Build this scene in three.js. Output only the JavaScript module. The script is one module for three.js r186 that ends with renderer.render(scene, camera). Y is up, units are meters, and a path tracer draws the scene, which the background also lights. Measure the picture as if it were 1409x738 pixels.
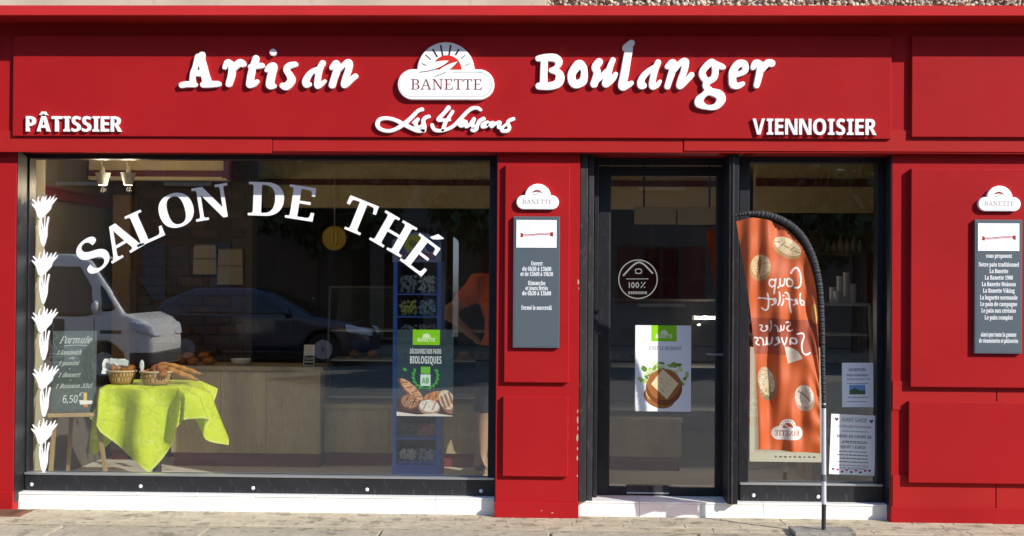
import * as THREE from 'three';
import { RoundedBoxGeometry } from 'three/addons/geometries/RoundedBoxGeometry.js';
import { mergeGeometries, mergeVertices, toCreasedNormals } from 'three/addons/utils/BufferGeometryUtils.js';
import { TextGeometry } from 'three/addons/geometries/TextGeometry.js';
import { FontLoader } from 'three/addons/loaders/FontLoader.js';

// ------------------------------------------------------------ camera, sky, sun, exposure
const scene = new THREE.Scene();
const W = 1409, H = 738, FPX = 1752, D2R = Math.PI / 180;
const camera = new THREE.PerspectiveCamera(2 * Math.atan(H / 2 / FPX) / D2R, W / H, 0.1, 400);
camera.rotation.order = 'YXZ';
camera.position.set(0.25, 1.49, 8);
camera.rotation.set(0.52 * D2R, 1.8 * D2R, 0.4 * D2R);
camera.updateMatrixWorld(true);

const SUN = new THREE.Vector3(1.34, 0.97, 1).normalize();
const sun = new THREE.DirectionalLight(new THREE.Color(1, 0.955, 0.89), 5);
sun.position.copy(SUN).multiplyScalar(40);
sun.castShadow = true;
sun.shadow.mapSize.set(4096, 4096);
Object.assign(sun.shadow.camera, { left: -16, right: 16, top: 16, bottom: -16, near: 1, far: 90 });
scene.add(sun, sun.target);
{
  const w = 256, h = 128, data = new Float32Array(w * h * 4);
  for (let j = 0; j < h; j++) for (let i = 0; i < w; i++) {
    const el = ((j + 0.5) / h - 0.5) * Math.PI, az = ((i + 0.5) / w - 0.5) * 2 * Math.PI;
    const d = new THREE.Vector3(Math.cos(el) * Math.cos(az), Math.sin(el), Math.cos(el) * Math.sin(az));
    const t = Math.max(0, d.y), k = Math.pow(1 - t, 3.2), g = Math.max(0, d.dot(SUN));
    const halo = 0.5 * Math.pow(g, 24) + 0.16 * Math.pow(g, 4);
    let r = 0.18 + 0.38 * k + halo, gg = 0.33 + 0.34 * k + halo * 0.95, b = 0.68 + 0.14 * k + halo * 0.85;
    if (d.y < 0) { r = 0.2; gg = 0.19; b = 0.17; }
    const o = (j * w + i) * 4; data[o] = r; data[o + 1] = gg; data[o + 2] = b; data[o + 3] = 1;
  }
  const sky = new THREE.DataTexture(data, w, h, THREE.RGBAFormat, THREE.FloatType);
  sky.mapping = THREE.EquirectangularReflectionMapping; sky.magFilter = THREE.LinearFilter; sky.needsUpdate = true;
  scene.background = sky; scene.environment = sky;
}
const renderer = new THREE.WebGLRenderer({ antialias: true });
renderer.setSize(1024, 536);
renderer.toneMapping = THREE.LinearToneMapping;
renderer.toneMappingExposure = 1.22;
renderer.shadowMap.enabled = true;

// ------------------------------------------------------------ helpers
let seed = 7;
const rnd = () => { seed = (seed * 1664525 + 1013904223) >>> 0; return seed / 4294967296; };
const rr = (a, b) => a + (b - a) * rnd();
const V = (x, y, z) => new THREE.Vector3(x, y, z);
const lerp = (a, b, t) => a + (b - a) * t;
const HALF = Math.tan(camera.fov * D2R / 2);
// a photo pixel gives a direction; the plane z gives the distance
function P(px, py, z) {
  const d = V((px / W * 2 - 1) * HALF * W / H, (1 - py / H * 2) * HALF, -1).applyQuaternion(camera.quaternion);
  const t = (z - camera.position.z) / d.z;
  return V(camera.position.x + d.x * t, camera.position.y + d.y * t, z);
}
const GZ = -0.205;                                   // outer face of the shop glazing
const PM = (px, py, zv) => { const p = P(px, py, 2 * GZ - zv); p.z = zv; return p; };   // seen by reflection in the glazing
const rect = (x0, y0, x1, y1, z) => {
  const l = P(x0, (y0 + y1) / 2, z), r = P(x1, (y0 + y1) / 2, z), t = P((x0 + x1) / 2, y0, z), b = P((x0 + x1) / 2, y1, z);
  return { x0: l.x, x1: r.x, y0: b.y, y1: t.y, w: r.x - l.x, h: t.y - b.y, cx: (l.x + r.x) / 2, cy: (t.y + b.y) / 2 };
};
const used = {};
const numbered = n => { const k = used[n] = (used[n] ?? -1) + 1; return k ? `${n}_${String(k).padStart(3, '0')}` : n; };
function thing(name, label, category, pos = [0, 0, 0], group) {
  const o = new THREE.Group(); o.name = numbered(name); o.position.set(...pos); scene.add(o);
  o.userData = { label, category }; if (group) o.userData.group = group;
  return o;
}
const rootOf = o => { while (o.parent && o.parent !== scene) o = o.parent; return o; };
// geometry in world coordinates, put under a thing (or one of its parts)
function put(name, geo, mat, parent) {
  if (parent) { const r = rootOf(parent).position; geo.translate(-r.x, -r.y, -r.z); }
  return loc(name, geo, mat, parent);
}
function loc(name, geo, mat, parent) {
  const m = new THREE.Mesh(geo, mat); m.name = parent ? name : numbered(name); m.castShadow = m.receiveShadow = true;
  (parent ?? scene).add(m); return m;
}
function tag(o, label, category, group) { o.userData.label = label; o.userData.category = category; if (group) o.userData.group = group; return o; }
const structure = o => { o.userData.kind = 'structure'; return o; };
const stuff = o => { o.userData.kind = 'stuff'; return o; };
// uv in metres from the dominant normal
function uvm(g, s = 1, ox = 0, oy = 0) {
  const p = g.attributes.position, n = g.attributes.normal, uv = new Float32Array(p.count * 2);
  for (let i = 0; i < p.count; i++) {
    const ax = Math.abs(n.getX(i)), ay = Math.abs(n.getY(i)), az = Math.abs(n.getZ(i));
    let u, v;
    if (az >= ax && az >= ay) { u = p.getX(i); v = p.getY(i); } else if (ax >= ay) { u = p.getZ(i); v = p.getY(i); } else { u = p.getX(i); v = p.getZ(i); }
    uv[2 * i] = u * s + ox; uv[2 * i + 1] = v * s + oy;
  }
  g.setAttribute('uv', new THREE.BufferAttribute(uv, 2)); return g;
}
function box(x0, x1, y0, y1, z0, z1, bev = 0) {
  const w = x1 - x0, h = y1 - y0, d = z1 - z0;
  const g = bev > 0 ? new RoundedBoxGeometry(w, h, d, 2, Math.min(bev, w / 2.01, h / 2.01, d / 2.01)) : new THREE.BoxGeometry(w, h, d).toNonIndexed();
  g.translate((x0 + x1) / 2, (y0 + y1) / 2, (z0 + z1) / 2); return uvm(g);
}
const pbox = (a, b, c, d, z0, z1, bev = 0) => { const r = rect(a, b, c, d, z1); return box(r.x0, r.x1, r.y0, r.y1, z0, z1, bev); };
const merge = list => mergeGeometries(list.map(g => { const q = g.index ? g.toNonIndexed() : g; for (const k of Object.keys(q.attributes)) if (!['position', 'normal', 'uv'].includes(k)) q.deleteAttribute(k); return q; }));
function tube(pts, r, seg = 24, rad = 8, closed = false) {
  return new THREE.TubeGeometry(new THREE.CatmullRomCurve3(pts, closed), seg, r, rad, closed).toNonIndexed();
}
function rod(a, b, r0, r1 = r0, n = 10) {
  const d = b.clone().sub(a), L = d.length(), g = new THREE.CylinderGeometry(r1, r0, L, n);
  g.applyQuaternion(new THREE.Quaternion().setFromUnitVectors(V(0, 1, 0), d.normalize()));
  g.translate((a.x + b.x) / 2, (a.y + b.y) / 2, (a.z + b.z) / 2); return g.toNonIndexed();
}
// stick of square section from a to b
function bar(a, b, w, d) {
  const v = b.clone().sub(a), L = v.length(), g = new THREE.BoxGeometry(w, L, d).toNonIndexed(); uvm(g);
  g.applyQuaternion(new THREE.Quaternion().setFromUnitVectors(V(0, 1, 0), v.normalize()));
  g.translate((a.x + b.x) / 2, (a.y + b.y) / 2, (a.z + b.z) / 2); return g;
}

// ---- noise and textures
const hash = (x, y, s = 0) => { let h = (x * 374761393 + y * 668265263 + s * 974711) | 0; h = Math.imul(h ^ (h >>> 13), 1274126177); h ^= h >>> 16; return (h >>> 0) / 4294967296; };
function vnoise(x, y, per, s) {
  const xi = Math.floor(x), yi = Math.floor(y), fx = x - xi, fy = y - yi, m = v => ((v % per) + per) % per;
  const u = fx * fx * (3 - 2 * fx), v = fy * fy * (3 - 2 * fy);
  return lerp(lerp(hash(m(xi), m(yi), s), hash(m(xi + 1), m(yi), s), u), lerp(hash(m(xi), m(yi + 1), s), hash(m(xi + 1), m(yi + 1), s), u), v);
}
const fbm = (u, v, per, oct, s) => { let a = 0.5, t = 0, n = 0; for (let o = 0; o < oct; o++) { t += a * vnoise(u * per, v * per, per, s + o); n += a; per *= 2; a *= 0.5; } return t / n; };
function tex(w, h, fn, srgb = true, rep = 1) {
  const d = new Uint8Array(w * h * 4);
  for (let j = 0; j < h; j++) for (let i = 0; i < w; i++) {
    const c = fn((i + 0.5) / w, (j + 0.5) / h), o = (j * w + i) * 4;
    const q = v => Math.max(0, Math.min(255, Math.round(v * 255)));
    if (Array.isArray(c)) { d[o] = q(c[0]); d[o + 1] = q(c[1]); d[o + 2] = q(c[2]); } else d[o] = d[o + 1] = d[o + 2] = q(c);
    d[o + 3] = 255;
  }
  const t = new THREE.DataTexture(d, w, h, THREE.RGBAFormat); t.magFilter = THREE.LinearFilter; t.minFilter = THREE.LinearMipmapLinearFilter; t.generateMipmaps = true;
  t.wrapS = t.wrapT = THREE.RepeatWrapping; t.repeat.set(rep, rep); if (srgb) t.colorSpace = THREE.SRGBColorSpace; t.needsUpdate = true; return t;
}
function canvasTex(w, h, draw) {
  const c = document.createElement('canvas'); c.width = w; c.height = h; draw(c.getContext('2d'), w, h);
  const t = new THREE.CanvasTexture(c); t.colorSpace = THREE.SRGBColorSpace; t.anisotropy = 8; return t;
}
const lin = (r, g, b) => new THREE.Color().setRGB(r, g, b);
const std = (r, g, b, rough = 0.6, o = {}) => new THREE.MeshStandardMaterial({ color: lin(r, g, b), roughness: rough, ...o });

// ---- drawn strokes (x, y, radius in some pixel frame) -> outlines -> solid letters
function segs(strokes) {
  const out = [];
  for (const st of strokes) {
    const closed = st.closed, n = st.length, at = i => closed ? st[(i + n) % n] : st[Math.max(0, Math.min(n - 1, i))];
    const last = closed ? n : n - 1; let prev = null;
    if (n === 1) { out.push([st[0], [st[0][0] + 1e-3, st[0][1], st[0][2]]]); continue; }
    for (let i = 0; i < last; i++) for (let k = 0; k <= 6; k++) {
      if (k === 0 && prev) continue;
      const t = k / 6, a = at(i - 1), b = at(i), c = at(i + 1), d = at(i + 2);
      const cr = j => 0.5 * (2 * b[j] + (c[j] - a[j]) * t + (2 * a[j] - 5 * b[j] + 4 * c[j] - d[j]) * t * t + (3 * b[j] - a[j] - 3 * c[j] + d[j]) * t * t * t);
      const p = [cr(0), cr(1), lerp(b[2], c[2], t)];
      if (prev) out.push([prev, p]); prev = p;
    }
  }
  return out;
}
function outlines(strokes, cell, k = 0) {
  const S = segs(strokes); let x0 = 1e9, x1 = -1e9, y0 = 1e9, y1 = -1e9;
  for (const s of S) for (const p of s) { x0 = Math.min(x0, p[0] - p[2]); x1 = Math.max(x1, p[0] + p[2]); y0 = Math.min(y0, p[1] - p[2]); y1 = Math.max(y1, p[1] + p[2]); }
  x0 -= 2.3 * cell; y0 -= 2.3 * cell; const nx = Math.ceil((x1 - x0) / cell) + 4, ny = Math.ceil((y1 - y0) / cell) + 4;
  const f = new Float32Array(nx * ny);
  for (let j = 0; j < ny; j++) for (let i = 0; i < nx; i++) {
    const x = x0 + i * cell, y = y0 + j * cell; let m = 1e9;
    for (const [a, b] of S) {
      const dx = b[0] - a[0], dy = b[1] - a[1], L = dx * dx + dy * dy; let t = L ? ((x - a[0]) * dx + (y - a[1]) * dy) / L : 0; t = t < 0 ? 0 : t > 1 ? 1 : t;
      const d = Math.hypot(x - a[0] - dx * t, y - a[1] - dy * t) - (a[2] + (b[2] - a[2]) * t);
      if (k > 0 && m < 1e8) { const h = Math.max(k - Math.abs(m - d), 0) / k; m = Math.min(m, d) - h * h * k * 0.15; } else m = Math.min(m, d);
    }
    f[j * nx + i] = m;
  }
  return contours(f, nx, ny, x0, y0, cell);
}
function contours(f, nx, ny, x0, y0, cell) {
  const next = new Map(), pos = new Map();
  const pt = (i, j, di, dj) => {
    const key = (i * 2 + di) + ',' + (j * 2 + dj);
    if (!pos.has(key)) { const a = f[j * nx + i], b = f[(j + dj) * nx + i + di], t = a / (a - b); pos.set(key, [x0 + (i + di * t) * cell, y0 + (j + dj * t) * cell]); }
    return key;
  };
  for (let j = 0; j < ny - 1; j++) for (let i = 0; i < nx - 1; i++) {
    const a = f[j * nx + i] < 0, b = f[j * nx + i + 1] < 0, c = f[(j + 1) * nx + i + 1] < 0, d = f[(j + 1) * nx + i] < 0;
    const code = a | b << 1 | c << 2 | d << 3; if (code === 0 || code === 15) continue;
    const T = () => pt(i, j, 1, 0), B = () => pt(i, j + 1, 1, 0), L = () => pt(i, j, 0, 1), R = () => pt(i + 1, j, 0, 1);
    const add = (p, q) => next.set(p, q);
    switch (code) {
      case 1: add(L(), T()); break; case 2: add(T(), R()); break; case 3: add(L(), R()); break; case 4: add(R(), B()); break;
      case 5: add(L(), T()); add(R(), B()); break; case 6: add(T(), B()); break; case 7: add(L(), B()); break; case 8: add(B(), L()); break;
      case 9: add(B(), T()); break; case 10: add(T(), R()); add(B(), L()); break; case 11: add(B(), R()); break; case 12: add(R(), L()); break;
      case 13: add(R(), T()); break; case 14: add(T(), L()); break;
    }
  }
  const loops = [];
  while (next.size) {
    const s = next.keys().next().value; let c = s; const lp = [];
    while (next.has(c)) { lp.push(pos.get(c)); const n = next.get(c); next.delete(c); c = n; }
    if (lp.length > 5) loops.push(simplify(lp, cell * 0.12));
  }
  return loops;
}
function simplify(p, eps) {
  const dp = (a, b, out) => {
    let m = 0, k = -1; const dx = p[b][0] - p[a][0], dy = p[b][1] - p[a][1], L = Math.hypot(dx, dy) || 1;
    for (let i = a + 1; i < b; i++) { const d = L < 1e-9 ? Math.hypot(p[i][0] - p[a][0], p[i][1] - p[a][1]) : Math.abs((p[i][0] - p[a][0]) * dy - (p[i][1] - p[a][1]) * dx) / L; if (d > m) { m = d; k = i; } }
    if (m > eps) { dp(a, k, out); dp(k, b, out); } else out.push(p[b]);
  };
  const h = p.length >> 1, out = []; dp(0, h, out); dp(h, p.length - 1, out); return out;
}
function toShapes(loops) {
  const area = l => { let s = 0; for (let i = 0; i < l.length; i++) { const a = l[i], b = l[(i + 1) % l.length]; s += a[0] * b[1] - b[0] * a[1]; } return s / 2; };
  const inside = (q, l) => { let c = false; for (let i = 0, j = l.length - 1; i < l.length; j = i++) if ((l[i][1] > q[1]) !== (l[j][1] > q[1]) && q[0] < (l[j][0] - l[i][0]) * (q[1] - l[i][1]) / (l[j][1] - l[i][1]) + l[i][0]) c = !c; return c; };
  const L = loops.map(l => ({ l, a: Math.abs(area(l)) })).filter(o => o.a > 1e-9).sort((a, b) => b.a - a.a), out = [];
  for (const o of L) {
    const holder = out.find(s => inside(o.l[0], s.l));
    if (holder && !holder.holes.some(h => inside(o.l[0], h))) holder.holes.push(o.l); else out.push({ l: o.l, holes: [] });
  }
  const v2 = a => a.map(p => new THREE.Vector2(p[0], p[1]));
  return out.map(o => { const s = new THREE.Shape(v2(o.l)); o.holes.forEach(h => s.holes.push(new THREE.Path(v2(h)))); return s; });
}
// solid from strokes drawn in a pixel frame (ox, oy, scale), standing on plane zb and reaching zf
function strokeSolid(strokes, [ox, oy, sc], zb, zf, cellPx = 0.5, bev = 0.003, k = 0) {
  const loops = outlines(strokes, cellPx * sc, k * sc).map(l => l.map(([x, y]) => { const p = P(ox + x / sc, oy + y / sc, zf); return [p.x, p.y]; }));
  return solid(toShapes(loops), zb, zf, bev);
}
function solid(shapes, zb, zf, bev) {
  const b = bev, g = new THREE.ExtrudeGeometry(shapes, { depth: Math.max(1e-4, zf - zb - b), bevelEnabled: b > 0, bevelThickness: b, bevelSize: b * 0.8, bevelOffset: -b * 0.8, bevelSegments: 2, curveSegments: 24 });
  g.translate(0, 0, zb); if (b > 0) { /* the rear bevel sinks into the mounting face */ }
  return uvm(g);
}
const sans = await new FontLoader().loadAsync('fonts/droid/droid_sans_bold.typeface.json');
const serif = await new FontLoader().loadAsync('fonts/droid/droid_serif_bold.typeface.json');
function glyph(font, ch, depth, bev = 0) {   // cap height 1, centred in x, standing on y = 0
  const g = new TextGeometry(ch, { font, size: 1, depth, curveSegments: 6, bevelEnabled: bev > 0, bevelThickness: bev, bevelSize: bev, bevelOffset: -bev, bevelSegments: 2 });
  g.computeBoundingBox(); return g;
}
// naive surface nets over a distance field
function nets(fn, lo, hi, c) {
  const nx = Math.ceil((hi[0] - lo[0]) / c) + 1, ny = Math.ceil((hi[1] - lo[1]) / c) + 1, nz = Math.ceil((hi[2] - lo[2]) / c) + 1, f = new Float32Array(nx * ny * nz);
  const id = (i, j, k) => (k * ny + j) * nx + i;
  for (let k = 0; k < nz; k++) for (let j = 0; j < ny; j++) for (let i = 0; i < nx; i++) f[id(i, j, k)] = fn(lo[0] + i * c, lo[1] + j * c, lo[2] + k * c);
  const vi = new Int32Array(nx * ny * nz).fill(-1), pos = [], idx = [];
  for (let k = 0; k < nz - 1; k++) for (let j = 0; j < ny - 1; j++) for (let i = 0; i < nx - 1; i++) {
    let n = 0, sx = 0, sy = 0, sz = 0;
    const e = (a, b, ax, ay, az, bx, by, bz) => { const u = f[a], v = f[b]; if ((u < 0) !== (v < 0)) { const t = u / (u - v); sx += ax + (bx - ax) * t; sy += ay + (by - ay) * t; sz += az + (bz - az) * t; n++; } };
    const c0 = id(i, j, k), dx = 1, dy = nx, dz = nx * ny;
    for (const [p, q] of [[0, 0], [0, 1], [1, 0], [1, 1]]) {
      e(c0 + p * dy + q * dz, c0 + dx + p * dy + q * dz, 0, p, q, 1, p, q);
      e(c0 + p * dx + q * dz, c0 + dy + p * dx + q * dz, p, 0, q, p, 1, q);
      e(c0 + p * dx + q * dy, c0 + dz + p * dx + q * dy, p, q, 0, p, q, 1);
    }
    if (n) { vi[c0] = pos.length / 3; pos.push(lo[0] + (i + sx / n) * c, lo[1] + (j + sy / n) * c, lo[2] + (k + sz / n) * c); }
  }
  const quad = (a, b, c2, d, flip) => { if (a < 0 || b < 0 || c2 < 0 || d < 0) return; flip ? idx.push(a, c2, b, a, d, c2) : idx.push(a, b, c2, a, c2, d); };
  for (let k = 1; k < nz - 1; k++) for (let j = 1; j < ny - 1; j++) for (let i = 1; i < nx - 1; i++) {
    const o = id(i, j, k), s = f[o] < 0;
    if (s !== f[id(i + 1, j, k)] < 0) quad(vi[id(i, j - 1, k - 1)], vi[id(i, j, k - 1)], vi[o], vi[id(i, j - 1, k)], !s);
    if (s !== f[id(i, j + 1, k)] < 0) quad(vi[id(i - 1, j, k - 1)], vi[id(i - 1, j, k)], vi[o], vi[id(i, j, k - 1)], !s);
    if (s !== f[id(i, j, k + 1)] < 0) quad(vi[id(i - 1, j - 1, k)], vi[id(i, j - 1, k)], vi[o], vi[id(i - 1, j, k)], !s);
  }
  const g = new THREE.BufferGeometry(); g.setAttribute('position', new THREE.Float32BufferAttribute(pos, 3)); g.setIndex(idx); g.computeVertexNormals();
  const q = g.toNonIndexed(); return uvm(q);
}
const smin = (a, b, k) => { const h = Math.max(k - Math.abs(a - b), 0) / k; return Math.min(a, b) - h * h * k * 0.25; };
function cap(x, y, z, a, b) {   // tapered capsule, joints as [x, y, z, r]
  const dx = b[0] - a[0], dy = b[1] - a[1], dz = b[2] - a[2]; let t = ((x - a[0]) * dx + (y - a[1]) * dy + (z - a[2]) * dz) / (dx * dx + dy * dy + dz * dz); t = t < 0 ? 0 : t > 1 ? 1 : t;
  return Math.hypot(x - a[0] - dx * t, y - a[1] - dy * t, z - a[2] - dz * t) - (a[3] + (b[3] - a[3]) * t);
}

// ------------------------------------------------------------ materials
const speck = tex(256, 256, (u, v) => { const n = fbm(u, v, 4, 6, 11), s = fbm(u, (v * 5) % 1, 60, 3, 17), d = s > 0.74 ? 0.05 : 0; return [0.9 + 0.11 * n, 0.86 + 0.15 * n + d, 0.86 + 0.15 * n + d]; }, true, 0.55);
const orange = tex(256, 256, (u, v) => 0.5 + 0.5 * (fbm(u, v, 32, 3, 5) - 0.5), false, 3);
const roughN = tex(256, 256, (u, v) => { const n = fbm(u, v, 6, 5, 23); return [0.5, 0.72 + 0.28 * n, 0.5]; }, false);
const M = {};
M.red = new THREE.MeshPhysicalMaterial({ color: lin(0.38, 0.0125, 0.0145), roughness: 0.6, map: speck, roughnessMap: roughN, bumpMap: orange, bumpScale: 0.0005, specularIntensity: 0.22 });
M.redTrim = new THREE.MeshPhysicalMaterial({ color: lin(0.405, 0.017, 0.0155), roughness: 0.55, map: speck, bumpMap: orange, bumpScale: 0.0005, specularIntensity: 0.3 });
M.redWood = std(0.12, 0.008, 0.008, 0.6);
M.white = std(0.9, 0.9, 0.89, 0.42);
M.vinyl = std(0.9, 0.9, 0.9, 0.5, { side: THREE.DoubleSide });
const scuff = tex(256, 256, (u, v) => { const n = fbm(u, v, 5, 6, 41), f = fbm(u * 4 % 1, v, 24, 3, 44); const s = f > 0.68 ? 0.35 : 0; return [0.55 + 0.35 * n + s, 0.55 + 0.35 * n + s, 0.57 + 0.35 * n + s]; });
M.black = std(0.016, 0.017, 0.022, 0.45, { map: scuff });
M.blackOld = std(0.045, 0.04, 0.038, 0.6, { map: scuff });
M.kick = std(0.03, 0.03, 0.033, 0.42, { map: scuff, bumpMap: scuff, bumpScale: 0.0025 });
M.alu = std(0.62, 0.62, 0.6, 0.38, { metalness: 0.85 });
M.screw = std(0.8, 0.8, 0.8, 0.3, { metalness: 0.3 });
const tileT = tex(128, 128, (u, v) => { const n = fbm(u, v, 4, 5, 61); return [0.95 + 0.05 * n, 0.94 + 0.05 * n, 0.91 + 0.07 * n]; });
M.tile = new THREE.MeshPhysicalMaterial({ color: lin(0.92, 0.92, 0.9), roughness: 0.35, map: tileT });
M.grout = std(0.62, 0.61, 0.58, 0.9);
M.glass = new THREE.MeshPhysicalMaterial({ color: lin(0.97, 0.98, 0.97), roughness: 0.0, transmission: 1, thickness: 0, ior: 2.25 });
M.thin = new THREE.MeshPhysicalMaterial({ color: lin(0.95, 0.98, 0.97), roughness: 0.02, transmission: 1, thickness: 0, ior: 1.5 });
const rend = tex(256, 256, (u, v) => { const n = fbm(u, v, 4, 6, 71) , c = fbm(u, v, 18, 4, 77) > 0.74 ? 0.04 : 0; return [0.86 + 0.14 * n - c, 0.84 + 0.14 * n - c, 0.78 + 0.16 * n - c]; });
M.render = std(0.56, 0.53, 0.45, 0.9, { map: rend, bumpMap: rend, bumpScale: 0.004 });

// ------------------------------------------------------------ ground
const XL = -5.4, XR = 5.9, KERB = 0.42;
const asph = tex(512, 512, (u, v) => { const n = fbm(u, v, 96, 3, 3), m = fbm(u, v, 5, 4, 9); return [0.5 + 0.35 * n + 0.15 * m, 0.5 + 0.34 * n + 0.15 * m, 0.5 + 0.33 * n + 0.14 * m]; }, true, 0.5);
const stoneT = tex(512, 512, (u, v) => { const n = fbm(u, v, 40, 4, 31), m = fbm(u, v, 4, 5, 33), d = fbm(u, v, 9, 4, 37) > 0.66 ? 0.14 : 0; return [0.62 + 0.2 * n + 0.2 * m - d, 0.6 + 0.2 * n + 0.19 * m - d, 0.55 + 0.2 * n + 0.18 * m - d]; }, true, 1.3);
M.asphalt = std(0.2, 0.19, 0.172, 0.95, { map: asph, bumpMap: asph, bumpScale: 0.004 });
M.bed = std(0.6, 0.54, 0.43, 0.95, { map: stoneT });
M.sett = [[0.68, 0.61, 0.49], [0.66, 0.59, 0.47], [0.7, 0.63, 0.51], [0.64, 0.57, 0.45], [0.67, 0.61, 0.5]].map(c => std(...c, 0.9, { map: stoneT, bumpMap: stoneT, bumpScale: 0.002 }));
M.kerb = [[0.56, 0.52, 0.44], [0.6, 0.56, 0.47], [0.52, 0.48, 0.41]].map(c => std(...c, 0.9, { map: stoneT, bumpMap: stoneT, bumpScale: 0.003 }));
structure(put('ground', uvm(new THREE.PlaneGeometry(300, 300).rotateX(-Math.PI / 2).translate(0, -0.16, 0)), M.asphalt));
const pave = structure(put('pavement', box(XL, XR, -0.155, -0.0028, -0.1, KERB), M.bed));
{   // setts laid in rows along the shop front, each a stone of its own
  const variants = M.sett.length; let row = 0;
  for (let z = -0.06; z < KERB - 0.03; z += 0.113, row++) {
    let x = -3.6 - rr(0, 0.15);
    while (x < 4.0) {
      const w = rr(0.22, 0.4), t = rr(-0.0012, 0.0015);
      const g = new RoundedBoxGeometry(w - 0.004, 0.05, 0.109, 2, 0.004); uvm(g, 1, rnd() * 5, rnd() * 5);
      const s = put('paving_stone', g, M.sett[Math.floor(rnd() * variants)], pave);
      s.position.set(x + w / 2, -0.026 + t, z + 0.054); s.rotation.set(rr(-0.005, 0.005), rr(-0.006, 0.006), rr(-0.003, 0.003));
      x += w;
    }
  }
  const kerb = structure(put('kerb', box(XL, XR, -0.155, -0.03, KERB + 0.002, 0.74), M.bed));
  let x = XL; while (x < XR - 0.2) {
    const w = Math.min(rr(0.85, 1.05), XR - x), g = new RoundedBoxGeometry(w - 0.01, 0.16, 0.3, 2, 0.012); uvm(g, 1, rnd() * 5, rnd() * 5);
    const s = put('kerbstone', g, M.kerb[Math.floor(rnd() * 3)], kerb); s.position.set(x + w / 2, -0.085 + rr(-0.002, 0.002), 0.578); x += w;
  }
}

// ------------------------------------------------------------ bakery building
const B = thing('bakery_building', 'bakery shop building with glossy red wooden front and black framed glazing', 'building', [0, 0, 0]);
const FB = P(704, 209.5, 0.06).y, CB = P(704, 22, 0.306).y, CT = P(704, 7.2, 0.255).y;
const sweepX = (prof, x0, x1) => { const g = new THREE.ExtrudeGeometry(new THREE.Shape(prof.map(([z, y]) => new THREE.Vector2(-z, y))), { depth: x1 - x0, bevelEnabled: false }); g.rotateY(Math.PI / 2); g.translate(x0, 0, 0); g.computeVertexNormals(); return uvm(g); };
// wall above
const roughX = P(752, 4, 0).x;
const upper = put('upper_wall', box(XL, XR, CT - 0.03, 6.2, -0.35, -0.005), M.render, B);
put('smooth_band', box(XL, roughX, CT - 0.02, CT + 0.32, -0.004, 0.045, 0.008), M.render, B);
{
  const n = 15000, g = new THREE.IcosahedronGeometry(0.011, 0), im = new THREE.InstancedMesh(g, std(0.6, 0.55, 0.45, 0.95), n), m = new THREE.Matrix4(), q = new THREE.Quaternion(), c = new THREE.Color();
  for (let i = 0; i < n; i++) {
    q.setFromEuler(new THREE.Euler(rr(0, 6), rr(0, 6), rr(0, 6)));
    m.compose(V(rr(roughX, XR), CT - 0.02 + Math.pow(rnd(), 1.3) * 0.9, rr(0, 0.022)), q, V(rr(0.6, 1.5), rr(0.7, 1.9), rr(0.7, 1.5)));
    im.setMatrixAt(i, m); const k = rr(0.45, 1.15); im.setColorAt(i, c.setRGB(k, k * rr(0.92, 1), k * rr(0.8, 0.95)));
  }
  im.name = 'roughcast_pebbles'; im.castShadow = im.receiveShadow = true; B.add(im); stuff(im);
}
// cornice with a bullnose
{
  const prof = [[-0.05, CB], [0.302, CB], [0.306, CB + 0.003], [0.307, CB + 0.007]];   // a sloping front with rounded arrises
  for (let i = 0; i < 7; i++) { const a = 0.35 + i * 0.2; prof.push([0.248 + 0.022 * Math.cos(a), CT - 0.022 + 0.022 * Math.sin(a)]); }
  prof.push([-0.05, CT + 0.02]);
  put('cornice', toCreasedNormals(sweepX(prof, XL, XR), 0.6), M.redTrim, B);
}
const fascia = put('fascia', box(XL, XR, FB, CB + 0.001, -0.35, 0.06, 0.004), M.red, B);
put('fascia_panel', pbox(17, 49, 1227, 189.5, 0.058, 0.086, 0.005), M.red, fascia);
put('fascia_panel', pbox(1255, 49, 1760, 189.5, 0.058, 0.092, 0.005), M.red, fascia);
put('fascia_panel', pbox(-420, 49, -6, 189.5, 0.058, 0.086, 0.005), M.red, fascia);
for (const [a, b, z] of [[-420, 374, 0.068], [375.2, 939, 0.065], [941.5, 1760, 0.067]]) put('fascia_rail', pbox(a, 180, b, 209.2, 0.058, z, 0.002), M.redTrim, fascia);
// pilasters
function pilaster(x0, x1, panels, base, plates = []) {
  const p = put('pilaster', box(x0, x1, -0.02, FB + 0.01, -0.34, 0, 0.004), M.red, B);
  for (const [a, b, c, d, z] of panels) put('raised_panel', pbox(a, b, c, d, -0.002, z, 0.006), M.red, p);
  for (const [a, b, c, d] of plates) put('rail', pbox(a, b, c, d, -0.002, 0.005, 0.0015), M.redTrim, p);
  const r = rect(...base, 0.02); put('base_board', box(x0 - 0.004, x1 + 0.004, -0.02, r.y1, -0.3, 0.02, 0.004), M.red, p);
  return p;
}
const X0 = P(20.5, 430, 0).x, X1 = P(683, 430, 0).x, X2 = P(797, 430, 0).x, X3 = P(1227, 430, 0).x;
pilaster(XL, X0, [], [-100, 676, 20, 704]);
pilaster(X1, X2, [[694, 227, 783.5, 527, 0.03], [691.5, 546, 782, 656.5, 0.03]], [682, 692, 794, 712]);
pilaster(X3, XR, [[1253.5, 233, 1760, 535.5, 0.04], [1250.5, 555, 1760, 668, 0.04]], [1226, 699, 1409, 722], [[1228.5, 525, 1371, 565], [1372.6, 525, 1760, 565], [1228.5, 655, 1370, 705], [1371.6, 655, 1760, 705]]);
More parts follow.
